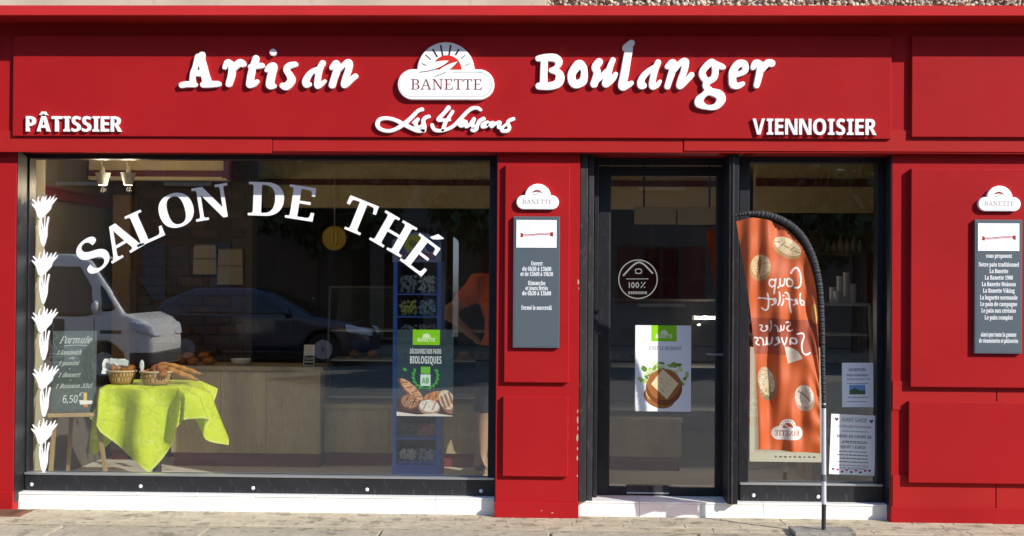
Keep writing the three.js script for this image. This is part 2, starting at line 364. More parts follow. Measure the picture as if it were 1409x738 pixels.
// chipped paint along the pillar's arris beside the door
{
  const pl = B.children.filter(o => o.name === 'pilaster')[1], chip = std(0.45, 0.36, 0.26, 0.9);
  for (const [x, y, w, h] of [[796, 388, 2, 7], [796.4, 397, 1.2, 3], [796.2, 566, 1.6, 4], [796, 578, 2, 9], [796.3, 590, 1.4, 5], [796, 603, 2.2, 11], [796.2, 618, 1.6, 4], [796.2, 631, 1.8, 6], [795.8, 655, 1.6, 3], [760, 706, 2.4, 1.6], [745, 703, 1.6, 1.2]]) {
    const c = P(x, y, 0.021), k = 0.00456, n = 9, sh = new THREE.Shape(Array.from({ length: n }, (_, i) => { const a = i / n * 6.283, r = 0.6 + 0.5 * hash(i, Math.round(y), 3); return new THREE.Vector2(w * k * r * Math.cos(a) / 1.6, h * k * r * Math.sin(a) / 1.6); }));
    const g = new THREE.ExtrudeGeometry(sh, { depth: 0.0016, bevelEnabled: false }); const zz = y > 692 ? 0.0195 : -0.0006; const q = P(x, y, zz); g.translate(Math.min(q.x, X2 - w * k * 0.62), q.y, zz); put('paint_chip', uvm(g), chip, pl);
  }
}
// glazed bays
const stepTop = P(740, 683, -0.07).y;
function windowBay(name, xa, xb, gx0, gx1, gy0, gy1, kb0, kb1, screws, kx0) {
  const mid = (gx0 + gx1) / 2, f = -0.165, gl = P(gx0, 430, f).x, gr = P(gx1, 430, f).x, gt = P(mid, gy0, f).y, gb = P(mid, gy1, f).y, kb = P(mid, kb1, f).y;
  const pane = put('window_pane', box(gl - 0.01, gr + 0.01, gb - 0.01, gt + 0.01, GZ - 0.006, GZ), M.glass, null); scene.remove(pane);
  const bay = put(name, box(xa, gl, kb, FB + 0.005, -0.27, f, 0.003), M.black, B);
  B.worldToLocal; bay.add(pane); pane.name = 'pane';
  put('frame_post', box(gr, xb, kb, FB + 0.005, -0.27, f, 0.003), M.black, bay);
  put('frame_head', box(gl, gr, gt, FB + 0.005, -0.27, f - 0.001, 0.003), M.black, bay);
  const kl = kx0 !== undefined ? P(kx0, 680, f + 0.02).x : xa + 0.004;
  const kick = put('kick_board', box(gl, gr, kb, gb, -0.27, f - 0.001), M.black, bay);
  { const g = new THREE.BoxGeometry(xb - kl - 0.008, gb - kb - 0.012, 0.018, 60, 6, 1), p = g.attributes.position;
    for (let i = 0; i < p.count; i++) if (p.getZ(i) > 0) p.setZ(i, p.getZ(i) + 0.004 * (fbm((p.getX(i) + 4) / 9, (p.getY(i) + 1) / 9, 40, 2, 5) - 0.5));
    g.computeVertexNormals(); g.translate((kl + xb) / 2, (gb + kb) / 2 - 0.002, f + 0.012); put('kick_cover', uvm(g), M.kick, kick); }
  put('sill_strip', box(kl, xb - 0.004, gb - 0.006, gb + 0.007, f - 0.03, f + 0.028, 0.003), M.alu, bay);
  for (const [sx, sy] of screws) { const p = P(sx, sy, f + 0.024), g = new THREE.SphereGeometry(0.0125, 12, 8).scale(1, 1, 0.5).translate(p.x, p.y, f + 0.024); put('screw', g, M.screw, bay); }
  return bay;
}
const bay1 = windowBay('display_window', X0 + 0.006, X1 - 0.006, 38.5, 672.5, 219.5, 655, 655, 684, [[43, 667], [193, 669.5], [348, 672], [505, 674], [662, 676]]);
const bay2 = windowBay('side_window', P(1017, 430, -0.165).x, X3 - 0.006, 1031, 1207, 224, 666.5, 666, 694, [[1037, 682], [1126, 684], [1219, 678]], 1018);
put('jamb_lining', box(X0 - 0.002, X0 + 0.006, 0.05, FB + 0.003, -0.2, -0.004), M.black, bay1);
put('jamb_lining', box(X1 - 0.006, X1 + 0.002, 0.05, FB + 0.003, -0.2, -0.012), M.black, bay1);
put('jamb_lining', box(X3 - 0.006, X3 + 0.002, 0.05, FB + 0.003, -0.2, -0.004), M.black, bay2);
// white tiled step and sills
function tiles(xa, xb, yt) {
  const st = put('step', box(xa, xb, -0.02, yt - 0.012, -0.34, -0.082), M.grout, B), n = Math.round((xb - xa) / 0.4), w = (xb - xa) / n;
  for (let i = 0; i < n; i++) {
    put('tile', box(xa + i * w + 0.0008, xa + (i + 1) * w - 0.0008, -0.02, yt - 0.0125, -0.0815, -0.07 + rr(-0.0012, 0.0012), 0.002), M.tile, st);
    put('tile', box(xa + i * w + 0.0008, xa + (i + 1) * w - 0.0008, yt - 0.0115, yt, -0.3, -0.066 + rr(-0.001, 0.001), 0.003), M.tile, st);
  }
}
tiles(X0 + 0.001, X1 - 0.001, P(350, 682, -0.066).y);
tiles(X2 + 0.001, X3 - 0.001, P(1010, 692.5, -0.066).y);
// door bay
const yThr = P(910, 690, -0.3).y, stepY = P(1010, 692.5, -0.066).y;
for (const [a, b, z, m] of [[797.5, 808, -0.03, M.blackOld], [808.6, 816.5, -0.075, M.blackOld], [817, 823, -0.2, M.black]])
  put('door_post', box(P(a, 430, z).x, P(b, 430, z).x, stepY + 0.001, FB + 0.004, -0.35, z, 0.004), m, B);
const xMl = P(1002.5, 430, -0.012).x, xMr = P(1016.5, 430, -0.012).x;
put('mullion', box(xMl, xMr, stepY + 0.001, FB + 0.004, -0.35, -0.012, 0.004), M.black, B);
put('mullion_strip', box(xMl + 0.02, xMl + 0.032, stepY + 0.002, FB, -0.013, -0.004, 0.003), M.blackOld, B);
put('door_head', box(P(823, 300, -0.29).x, xMl, P(910, 227, -0.29).y, FB + 0.003, -0.35, -0.28, 0.003), M.black, B);
put('threshold', box(X2 + 0.01, xMr, yThr - 0.02, yThr + 0.006, -0.35, -0.2, 0.004), M.alu, B);
{
  const dz = -0.305, d0 = -0.345, L = 822.5, R = 1001, T = 229, Bm = 689;
  const y0 = P(910, Bm, dz).y, y1 = P(910, T, dz).y, gy0 = P(910, 671, dz).y, gy1 = P(910, 242.5, dz).y;
  const xl = P(L, 460, dz).x, xr = P(R, 460, dz).x, gl = P(838.5, 460, dz).x, gr = P(986.5, 460, dz).x;
  const door = put('door', merge([box(xl, gl, y0, y1, d0, dz, 0.004), box(gr, xr, y0, y1, d0, dz, 0.004), box(gl - 0.001, gr + 0.001, gy1, y1 - 0.001, d0, dz - 0.001, 0.004), box(gl - 0.001, gr + 0.001, y0 + 0.001, gy0, d0, dz - 0.001, 0.004)]), M.black, B);
  put('pane', box(gl - 0.008, gr + 0.008, gy0 - 0.008, gy1 + 0.008, -0.331, -0.325), M.glass, door);
  put('glazing_bead', merge([box(gl, gl + 0.006, gy0, gy1, d0, dz - 0.006), box(gr - 0.006, gr, gy0, gy1, d0, dz - 0.006)]), M.blackOld, door);
  const a = P(862, 668.5, dz + 0.012), b = P(921, 684, dz + 0.012);
  put('kick_plate', box(a.x, b.x, b.y, a.y, dz - 0.004, dz + 0.006, 0.002), M.blackOld, door);
  put('kick_plate_bar', box(a.x, b.x, b.y + 0.018, b.y + 0.027, dz + 0.004, dz + 0.014, 0.003), M.alu, door);
  const h = P(996, 487.5, dz);
  put('handle', merge([box(h.x - 0.012, h.x + 0.012, h.y - 0.11, h.y + 0.03, dz - 0.002, dz + 0.01, 0.004), rod(V(h.x, h.y, dz), V(h.x, h.y, dz + 0.05), 0.009), rod(V(h.x + 0.005, h.y, dz + 0.05), V(h.x - 0.115, h.y, dz + 0.05), 0.009, 0.008)]), std(0.3, 0.3, 0.31, 0.3, { metalness: 0.9 }), door);
  const k = P(996, 506, dz); put('lock', rod(V(k.x, k.y, dz), V(k.x, k.y, dz + 0.018), 0.008), std(0.7, 0.6, 0.4, 0.3, { metalness: 0.8 }), door);
}

// ------------------------------------------------------------ raised signs on the fascia
const ZP = 0.0855, ZL = 0.111;
const Z1 = [240, 60, 10.546], Z2 = [370, 60, 10.546], Z3 = [730, 50, 9.225], Z4 = [840, 50, 6.708], Z5 = [940, 70, 8.2], Z6 = [510, 140, 12.81], Z7 = [600, 140, 12.25];
const ring = a => { a.closed = true; return a; };
function letters(name, label, list, zf = ZL, cell = 0.42, group) {
  const t = thing(name, label, 'sign', P(700, 120, ZP).toArray(), group);
  for (const [frame, strokes, k] of list) put('letter', strokeSolid(strokes.map(s => { const q = s.map(p => [p[0], p[1], p[2] * 0.95]); if (s.closed) q.closed = true; return q; }), frame, ZP - 0.001, zf, cell, 0.004, k ?? 0.8), M.white, t);
  return t;
}
letters('raised_lettering', 'white raised script letters reading Artisan on the red fascia', [
  [Z1, [[[345, 205, 66], [292, 340, 40], [262, 430, 45], [250, 560, 45]], [[395, 155, 48], [388, 220, 45], [408, 340, 60], [430, 440, 62], [465, 560, 68]], [[290, 428, 48], [400, 428, 50]], [[100, 602, 48], [180, 590, 48], [285, 597, 42]], [[412, 595, 50], [520, 590, 52], [625, 585, 46]]], 0.3],
  [Z1, [[[722, 345, 36], [765, 270, 45], [820, 320, 50], [820, 450, 54], [780, 588, 48]], [[850, 350, 55], [940, 280, 58], [985, 295, 50]]]],
  [Z1, [[[1175, 212, 50], [1140, 320, 52], [1100, 460, 52], [1085, 590, 55]], [[1085, 595, 55], [1140, 590, 42], [1195, 545, 28]], [[1092, 335, 36], [1180, 325, 45], [1262, 318, 42]]]],
  [Z2, [[[-42, 388, 32], [10, 330, 45], [60, 330, 55], [30, 450, 60], [5, 600, 60], [60, 615, 42]], [[55, 125, 55]]], 0.3],
  [Z2, [[[375, 300, 42], [290, 320, 48], [245, 375, 45], [290, 450, 50], [320, 530, 58], [250, 620, 60], [190, 610, 45]]]],
  [Z2, [[[775, 280, 45], [740, 340, 46], [710, 450, 46], [695, 610, 46], [750, 590, 38], [810, 540, 24]], [[710, 370, 42], [600, 425, 44], [530, 530, 52], [540, 590, 58], [585, 590, 34]]], 0.3],
  [Z2, [[[905, 350, 38], [970, 290, 55], [980, 380, 55], [940, 500, 50], [910, 605, 52]], [[1000, 390, 36], [1080, 310, 40], [1150, 280, 60], [1150, 370, 50], [1105, 500, 48], [1090, 600, 52], [1180, 530, 45], [1250, 472, 42]]], 0.3]]);
letters('raised_lettering', 'white raised script letters reading Boulanger on the red fascia', [
  [Z3, [[[95, 282, 40], [200, 268, 50], [310, 275, 55], [358, 325, 52], [330, 390, 32], [260, 432, 32]], [[175, 290, 50], [168, 450, 50], [165, 600, 52]], [[260, 432, 32], [350, 460, 48], [374, 530, 62], [340, 600, 58], [240, 632, 52], [105, 632, 48]]], 0.3],
  [Z3, [ring([[605, 362, 64], [525, 470, 54], [530, 570, 56], [580, 610, 55], [665, 565, 56], [682, 450, 45], [655, 375, 52]])], 0.3],
  [Z3, [[[870, 325, 52], [825, 390, 55], [845, 470, 48], [805, 605, 52]], [[830, 560, 45], [900, 510, 35], [960, 450, 38]], [[1045, 300, 38], [1005, 400, 42], [975, 520, 50], [955, 605, 50], [1040, 540, 42], [1080, 480, 32]]], 0.3],
  [Z4, [[[195, 60, 32], [145, 105, 36], [172, 105, 38], [155, 200, 40], [130, 350, 42], [110, 460, 42], [160, 450, 30], [195, 430, 22]]], 0.3],
  [Z4, [[[440, 240, 30], [415, 300, 32], [390, 400, 32], [387, 465, 30], [430, 450, 26], [458, 415, 18]], [[400, 290, 28], [330, 340, 30], [285, 400, 33], [285, 450, 40], [308, 455, 30]]], 0.3],
  [Z4, [[[525, 280, 26], [575, 245, 38], [570, 320, 35], [545, 400, 32], [525, 465, 30]], [[590, 310, 26], [640, 250, 28], [690, 235, 38], [680, 320, 33], [650, 400, 32], [640, 460, 32], [700, 410, 28], [750, 355, 28]]], 0.3],
  [Z5, [ring([[310, 132, 42], [225, 220, 40], [225, 290, 42], [280, 340, 38], [350, 300, 40], [365, 220, 40], [350, 150, 40]]), [[360, 150, 42], [430, 175, 38], [458, 185, 26]], [[270, 345, 45], [258, 400, 40], [300, 445, 42]], ring([[290, 462, 40], [400, 490, 55], [430, 550, 55], [370, 628, 38], [270, 637, 28], [185, 595, 54], [185, 550, 50], [230, 500, 34]])], 0.3],
  [Z5, [[[610, 268, 30], [700, 225, 36], [690, 150, 46], [620, 150, 46], [565, 230, 48], [558, 320, 46], [570, 380, 48], [620, 395, 38], [675, 370, 28]]], 0.2],
  [Z5, [[[790, 190, 30], [820, 140, 42], [870, 160, 42], [860, 270, 42], [830, 390, 36]], [[890, 210, 38], [950, 140, 42], [1000, 140, 45]]]]]);
letters('raised_lettering', 'white raised handwriting reading Les 4 Saisons below the fascia emblem', [
  [Z6, [[[900, 135, 38], [820, 170, 36], [700, 290, 38], [560, 410, 42], [400, 500, 36], [270, 515, 34], [150, 470, 38], [110, 390, 40], [160, 310, 38], [280, 290, 34], [420, 320, 36], [560, 390, 40], [700, 460, 42], [820, 510, 40], [930, 510, 36]]], 0],
  [Z6, [[[740, 370, 20], [800, 325, 28], [830, 310, 30], [785, 370, 38], [800, 430, 36], [860, 445, 26], [930, 400, 34]], [[1020, 260, 35], [950, 290, 38], [920, 350, 38], [940, 430, 40], [930, 510, 38], [880, 490, 22]]], 0],
  [Z7, [[[205, 100, 40], [120, 200, 34], [30, 300, 34], [120, 312, 30], [220, 305, 28]], [[275, 165, 30], [200, 280, 30], [140, 380, 34], [110, 480, 34]]], 0],
  [Z7, [[[745, 135, 30], [690, 105, 32], [600, 115, 35], [500, 190, 34], [390, 310, 36], [300, 400, 34], [200, 460, 32], [80, 490, 32], [-20, 478, 34], [-60, 430, 34], [-72, 395, 34]]], 0],
  [Z7, [[[505, 340, 30], [440, 330, 34], [392, 390, 34], [440, 412, 26], [505, 345, 26], [500, 420, 32], [560, 390, 28], [635, 290, 34], [600, 400, 34], [660, 410, 26]], [[800, 285, 34], [735, 320, 34], [690, 400, 34], [680, 450, 36], [640, 485, 34], [600, 480, 30]], [[865, 345, 30], [790, 375, 34], [780, 425, 32], [850, 410, 30], [880, 350, 26]]], 0],
  [Z7, [[[870, 390, 30], [955, 355, 34], [930, 420, 32], [1000, 370, 30], [1070, 350, 34], [1050, 430, 32], [1110, 440, 32]], [[1300, 290, 34], [1230, 320, 34], [1200, 370, 34], [1235, 430, 32], [1200, 490, 34], [1110, 490, 34], [1115, 440, 24], [1160, 395, 26]]], 0]], 0.108, 0.38);

function textRow(name, label, str, font, x0, x1, yt, yb, zb, zf, mat, bev, track = 0) {
  const t = thing(name, label, 'sign', P((x0 + x1) / 2, yb, zb).toArray());
  const gs = []; let cur = 0;
  for (const ch of str) { const g = glyph(font, ch, 1, 0), b = g.boundingBox; gs.push([ch, cur - b.min.x, b]); cur += (b.max.x - b.min.x) + (track || 0.13); }
  cur -= track || 0.13; const r = rect(x0, yt, x1, yb, zf), capH = glyph(font, 'I', 1).boundingBox.max.y;
  const sx = r.w / cur, sy = r.h / capH;
  for (const [ch, off] of gs) {
    const g = new TextGeometry(ch, { font, size: 1, depth: 1, curveSegments: 6, bevelEnabled: false });
    g.scale(sx, sy, zf - zb); g.translate(r.x0 + off * sx, r.y0, zb); put('letter', uvm(g), mat, t);
  }
  return t;
}
textRow('raised_lettering', 'white raised capitals reading PÂTISSIER on the red fascia', 'PÂTISSIER', sans, 35, 166.5, 160, 181, ZP, 0.106, M.white);
textRow('raised_lettering', 'white raised capitals reading VIENNOISIER on the red fascia', 'VIENNOISIER', sans, 1036, 1206.5, 163.5, 185.5, ZP, 0.106, M.white);

// emblem boards
function emblemShape(x0, x1, y0, y1, cx, cy, r, z) {
  const c = P(cx, cy, z), k = c.clone().sub(P(cx + 1, cy, z)).length(), q = rect(x0, y0, x1, y1, z), R = r * k, h = q.h / 2, my = (q.y0 + q.y1) / 2;
  const s = new THREE.Shape(), dy = q.y1 - c.y, a = Math.asin(Math.max(-1, Math.min(1, dy / R)));
  s.moveTo(q.x0 + h, q.y0); s.lineTo(q.x1 - h, q.y0); s.absarc(q.x1 - h, my, h, -Math.PI / 2, Math.PI / 2, false);
  s.lineTo(c.x + R * Math.cos(a), q.y1); s.absarc(c.x, c.y, R, a, Math.PI - a, false); s.lineTo(q.x0 + h, q.y1);
  s.absarc(q.x0 + h, my, h, Math.PI / 2, Math.PI * 1.5, false); return s;
}
function printed(name, shape, zf, region, texture, parent, rough = 0.45) {   // a printed sheet cut to a shape
  const g = new THREE.ShapeGeometry(shape, 24), p = g.attributes.position, q = rect(...region, zf), uv = g.attributes.uv;
  for (let i = 0; i < p.count; i++) uv.setXY(i, (p.getX(i) - q.x0) / q.w, (p.getY(i) - q.y0) / q.h);
  g.translate(0, 0, zf); return put(name, g, new THREE.MeshStandardMaterial({ map: texture, roughness: rough }), parent);
}
function emblem(label, args, reg, zb, zf, draw, scale, group) {
  const t = thing('emblem_sign', label, 'sign', P(args[4], args[3], zb).toArray(), group), s = emblemShape(...args, zf);
  put('board', solid([s], zb, zf, 0.003), M.white, t);
  const tx = canvasTex(Math.round((reg[2] - reg[0]) * scale), Math.round((reg[3] - reg[1]) * scale), (c, w, h) => { c.fillStyle = '#f3f3f0'; c.fillRect(0, 0, w, h); c.scale(scale, scale); c.translate(-reg[0], -reg[1]); draw(c); });
  printed('print', emblemShape(args[0] + 0.9, args[1] - 0.9, args[2] + 0.9, args[3] - 0.9, args[4], args[5], args[6] - 0.9, zf + 0.0012), zf + 0.0012, reg, tx, t);
}
function fitText(c, str, x0, x1, base, capPx, font, weight = 'bold', skew = 0) {
  c.save(); c.font = `${weight} 100px ${font}`; c.textBaseline = 'alphabetic'; c.textAlign = 'left';
  const w = c.measureText(str).width, sy = capPx / 72, sx = x1 === undefined ? sy : (x1 - x0) / w; c.translate(x0, base); c.transform(1, 0, skew, 1, 0, 0); c.scale(sx, sy); c.fillText(str, 0, 0); c.restore();
}
const poly = (c, pts) => { c.beginPath(); pts.forEach(([x, y], i) => i ? c.lineTo(x, y) : c.moveTo(x, y)); c.closePath(); };
emblem('large white bakery emblem with red half sun and baguettes above Les 4 Saisons', [547, 680, 95.3, 137.3, 613.2, 97.5, 39.5], [540, 50, 690, 145], ZP - 0.001, 0.114, c => {
  c.strokeStyle = '#222'; c.lineWidth = 2.2;
  for (const [a, b, d, e, w] of [[606, 62, 609, 77, 2.4], [620, 62, 617.5, 77, 2.4], [595, 67.5, 601.5, 78.5, 2.4], [631.5, 67.5, 626.5, 76, 2.4], [585, 75.5, 592.5, 82, 1.5], [640, 76, 634, 81, 1.0], [580, 87.5, 589, 91.5, 1.2], [646, 87.5, 640, 90.5, 0.8]]) { c.lineWidth = w; c.beginPath(); c.moveTo(a, b); c.lineTo(d, e); c.stroke(); }
  c.fillStyle = '#d0241c'; c.beginPath(); c.arc(615, 96, 20, Math.PI, 0); c.fill();
  c.fillStyle = '#f7f4ee';
  c.beginPath(); c.moveTo(576, 99); c.quadraticCurveTo(592, 82, 618, 83.5); c.quadraticCurveTo(606, 96, 586, 99.6); c.closePath(); c.fill();
  c.beginPath(); c.moveTo(597, 105); c.quadraticCurveTo(606, 90, 630, 84.5); c.quadraticCurveTo(622, 98, 604, 105); c.closePath(); c.fill();
  c.strokeStyle = '#4a2020'; c.lineWidth = 1.1; c.beginPath(); c.moveTo(577, 99.5); c.quadraticCurveTo(606, 97, 618, 84); c.stroke();
  c.lineWidth = 0.9; c.beginPath(); c.moveTo(598, 105.5); c.quadraticCurveTo(620, 99, 630, 85); c.stroke();
  c.fillStyle = '#f3f3f0'; c.fillRect(600, 96.3, 45, 3);
  c.strokeStyle = '#9aa09c'; c.lineWidth = 0.7; c.beginPath(); c.moveTo(622, 99.5); c.lineTo(662, 99.5); c.arc(660, 116.5, 16.5, -Math.PI / 2, Math.PI / 2); c.lineTo(566, 133); c.arc(566, 116.5, 16.5, Math.PI / 2, Math.PI * 1.25); c.stroke();
  c.fillStyle = '#7a2f33'; fitText(c, 'BANETTE', 564.5, 664, 123.5, 14.6, 'serif', 'normal');
}, 8);
for (const [dx, dy, z0, lab] of [[0, 0, 0.029, 'small white emblem board above the opening hours plaque on the pillar'], [636, 2.5, 0.039, 'small white emblem board above the bread list plaque on the wide panel']])
  emblem(lab, [710.5 + dx, 769 + dx, 268.8 + dy, 288.3 + dy, 740 + dx, 271 + dy, 18], [705 + dx, 248 + dy, 775 + dx, 293 + dy], z0, z0 + 0.026, c => {
    c.translate(dx, dy); c.fillStyle = '#8a2a26'; c.beginPath(); c.moveTo(731, 266); c.quadraticCurveTo(740, 256, 748, 268); c.quadraticCurveTo(742, 261.5, 731, 266); c.fill();
    c.strokeStyle = '#a07a60'; c.lineWidth = 0.8; c.beginPath(); c.moveTo(733, 268.5); c.quadraticCurveTo(740, 267, 744, 263); c.stroke();
    c.fillStyle = '#7e6068'; fitText(c, 'BANETTE', 718.5, 760, 281, 6.2, 'serif', 'normal');
  }, 12, 'small emblem boards over the plaques');

// grey plaques
function plaque(label, reg, zb, lines) {
  const zf = zb + 0.028, q = rect(...reg, zf), t = thing('notice_plaque', label, 'plaque', [q.cx, q.y0, zb]);
  put('board', box(q.x0, q.x1, q.y0, q.y1, zb, zf, 0.003), std(0.085, 0.105, 0.12, 0.5), t);
  const [x0, y0, x1, y1] = reg, S = 9;
  const tx = canvasTex(Math.round((x1 - x0) * S), Math.round((y1 - y0) * S), (c, w, h) => {
    c.fillStyle = '#505a61'; c.fillRect(0, 0, w, h); c.scale(S, S); c.translate(-x0, -y0); c.fillStyle = '#f4f4f2'; c.textAlign = 'center';
    const cx = (x0 + x1) / 2 + 0.5;
    for (const [str, y, w2] of lines) fitText(c, str, cx - w2 / 2, cx + w2 / 2, y, 5.6, 'serif', 'bold');
  });
  const e = 3, sh = new THREE.Shape(), a = rect(x0 + 2.2, y0 + 2.2, x1 - 2.2, y1 - 2.2, zf + 0.0012);
  sh.moveTo(a.x0, a.y0); sh.lineTo(a.x1, a.y0); sh.lineTo(a.x1, a.y1); sh.lineTo(a.x0, a.y1);
  printed('print', sh, zf + 0.0012, reg, tx, t, 0.5);
  const lr = [x0 + 4.5, y0 + 5, x1 - 4, y0 + 43], l = rect(...lr, zf + 0.003);
  const lt = canvasTex(560, 380, (c, w, h) => {
    c.fillStyle = '#f6f5f2'; c.fillRect(0, 0, w, h); c.strokeStyle = '#b2262a'; c.lineWidth = 26; c.beginPath(); c.moveTo(60, 205); c.bezierCurveTo(180, 235, 330, 165, 500, 195); c.stroke();
    c.strokeStyle = '#f6ecea'; c.lineWidth = 9; c.beginPath(); c.moveTo(95, 214); c.bezierCurveTo(190, 230, 330, 170, 470, 192); c.stroke();
    c.fillStyle = '#9c2428'; poly(c, [[50, 175], [92, 185], [92, 240], [50, 232], [62, 205]]); c.fill(); poly(c, [[470, 165], [520, 168], [508, 195], [520, 225], [470, 222]]); c.fill();
    c.fillStyle = '#8a3a3a'; fitText(c, 'Artisans Boulangers', 110, 455, 208, 15, 'serif', 'italic');
  });
  put('header_card', box(l.x0, l.x1, l.y0, l.y1, zf + 0.0015, zf + 0.003), M.white, t);
  const s2 = new THREE.Shape(); s2.moveTo(l.x0, l.y0); s2.lineTo(l.x1, l.y0); s2.lineTo(l.x1, l.y1); s2.lineTo(l.x0, l.y1);
  printed('header_print', s2, zf + 0.0042, lr, lt, t);
}
plaque('tall grey plaque of white opening hours text on the narrow red pillar', [706, 298, 770, 479], 0.029, [['Ouvert', 365.5, 16], ['de 6h30 à 13h00', 373, 40], ['et de 15h00 à 19h30', 380, 45], ['Dimanche', 392.5, 24], ['et jours fériés', 399.5, 31], ['de 6h30 à 13h00', 406.5, 40], ['Fermé le mercredi', 426.5, 42]]);
plaque('tall grey plaque listing white bread names on the wide red panel', [1341.5, 302.5, 1407, 487], 0.039, [['vous proposent', 355, 36], ['Notre pain traditionnel', 367, 56], ['La Banette', 376, 26], ['La Banette 1900', 385, 39], ['La Banette Moisson', 394, 47], ['La Banette Viking', 403, 44], ['La baguette normande', 412.5, 52], ['Le pain de campagne', 421.5, 51], ['Le pain aux céréales', 430.5, 48], ['Le pain complet', 440, 39], ['ainsi que toute la gamme', 463.5, 49], ['de viennoiseries et pâtisseries', 472, 54]]);

// ------------------------------------------------------------ lettering and stickers on the glass
{
  const t = thing('window_lettering', 'white serif window lettering reading SALON DE THÉ in an arch', 'lettering', P(355, 300, GZ).toArray());
  const serifCap = glyph(serif, 'I', 1).boundingBox.max.y, zf = GZ + 0.0016, k = P(355, 300, zf).distanceTo(P(356, 300, zf));
  const roll = P(300, 300, zf), roll2 = P(400, 300, zf), tilt = Math.atan2(roll2.y - roll.y, roll2.x - roll.x);
  for (const [ch, x, y, a, wpx] of [['S', 127, 351, -38, 38], ['A', 165, 330, -30.5, 52], ['L', 199, 311, -24.5, 42], ['O', 242, 289.5, -17.3, 48], ['N', 291, 278.5, -9.5, 50], ['D', 366, 274, 1.5, 49], ['E', 414.5, 279.5, 8.5, 39], ['T', 493, 298, 21.5, 43], ['H', 541, 322, 29.5, 50], ['É', 579, 351, 36.5, 38]]) {
    const g = glyph(serif, ch, 1), b = g.boundingBox, cap = serifCap; g.translate(-(b.min.x + b.max.x) / 2, -cap / 2, 0);
    g.scale(wpx * k / (b.max.x - b.min.x), 46 * k / cap, 0.0012); g.rotateZ(-a * D2R - tilt * 0); const p = P(x, y, zf); g.translate(p.x, p.y, GZ + 0.0003);
    put('letter', uvm(g), M.vinyl, t);
  }
}
{
  const F = [30, 260, 8.2], strokes = [
    [[205, 310, 26], [200, 250, 36]], [[215, 320, 26], [250, 230, 52], [255, 150, 30]], [[225, 310, 30], [290, 220, 46], [320, 170, 30]], [[200, 300, 22], [180, 220, 28], [160, 190, 18]],
    [[165, 215, 20], [128, 185, 9], [112, 170, 5]], [[185, 185, 18], [140, 140, 9], [125, 125, 5]], [[205, 180, 18], [190, 130, 8], [205, 75, 4]], [[235, 150, 18], [248, 90, 9], [248, 50, 4]], [[262, 140, 18], [280, 95, 8], [285, 75, 4]], [[300, 150, 18], [325, 110, 8], [330, 85, 4]], [[330, 160, 18], [365, 105, 8], [382, 75, 4]], [[345, 170, 16], [385, 130, 9], [398, 115, 6]],
    [[215, 330, 9], [235, 430, 7], [245, 520, 10]], [[268, 300, 5], [262, 400, 6], [250, 500, 8]], [[205, 368, 8], [208, 470, 14], [235, 590, 24], [245, 640, 16]], [[305, 330, 10], [285, 430, 12], [265, 540, 26], [245, 640, 16]]];
  const base = strokeSolid(strokes, F, GZ + 0.0003, GZ + 0.0014, 0.35, 0, 0.15); base.computeBoundingBox(); const b = base.boundingBox, bx = (b.min.x + b.max.x) / 2;
  base.translate(-bx, -b.min.y, -GZ);
  [[60, 339], [60, 418], [60.5, 496], [61, 574], [60.5, 650]].forEach(([px, py], i) => {
    const p = P(px, py, GZ), m = loc('tulip_sticker', base, M.vinyl); m.position.copy(p); m.rotation.z = rr(-0.02, 0.02);
    tag(m, ['topmost white tulip sticker of the column, below the window head', 'second white tulip sticker of the column below the window head', 'middle white tulip sticker of the column, above the chalkboard', 'white tulip sticker of the column overlapping the chalkboard edge', 'lowest white tulip sticker of the column, beside the easel legs'][i], 'sticker', 'tulip stickers down the window edge');
  });
}
{ // round house-made sticker on the door glass
  const z = -0.325, F = [0, 0, 1], o = [], c = [878, 384.5];
  o.push(ring(Array.from({ length: 28 }, (_, i) => [c[0] + 26.5 * Math.cos(i * Math.PI / 14), c[1] + 26.5 * Math.sin(i * Math.PI / 14), 0.75])));
  o.push([[858, 379, 1.1], [879, 361, 1.1], [898, 376, 1.1]], [[875, 376, 0.7], [882, 376, 0.7], [882, 371, 0.7], [875, 371, 0.7], [875, 376, 0.7]], [[862, 384, 0.5], [892, 384, 0.5]]);
  o.push([[866, 389, 0.7], [866, 396, 0.7]], ring([[871, 389, 0.7], [869, 392.5, 0.7], [871, 396, 0.7], [873, 392.5, 0.7]]), ring([[877, 389, 0.7], [875, 392.5, 0.7], [877, 396, 0.7], [879, 392.5, 0.7]]), [[882, 396, 0.6], [888, 388.5, 0.6]], [[883, 389.5, 0.9]], [[887, 395.5, 0.9]]);
  for (let i = 0; i < 8; i++) o.push([[865 + i * 3.3, 401.5, 0.6], [866.5 + i * 3.3, 404.5, 0.6]], [[865 + i * 3.3, 404.5, 0.5], [866.8 + i * 3.3, 402, 0.5]]);
  const g = strokeSolid(o, F, z + 0.0003, z + 0.0014, 0.3, 0, 0);
  const m = loc('door_sticker', g, std(0.24, 0.24, 0.22, 0.6)); tag(m, 'round white line sticker with roof and 100% on the door glass', 'sticker');
}
function sheet(name, label, cat, reg, z, draw, S, rot = 0, thick = 0.0012) {
  const q = rect(...reg, z), t = thing(name, label, cat, [q.cx, q.cy, z - thick]);
  loc('paper', box(-q.w / 2, q.w / 2, -q.h / 2, q.h / 2, -0.0001, thick - 0.0006), M.white, t);
  const g = new THREE.PlaneGeometry(q.w, q.h).translate(0, 0, thick);
  const tx = canvasTex(Math.round((reg[2] - reg[0]) * S), Math.round((reg[3] - reg[1]) * S), (c) => { c.scale(S, S); c.translate(-reg[0], -reg[1]); draw(c, ...reg); });
  loc('print', g, new THREE.MeshStandardMaterial({ map: tx, roughness: 0.55 }), t); t.rotation.z = rot; return t;
}
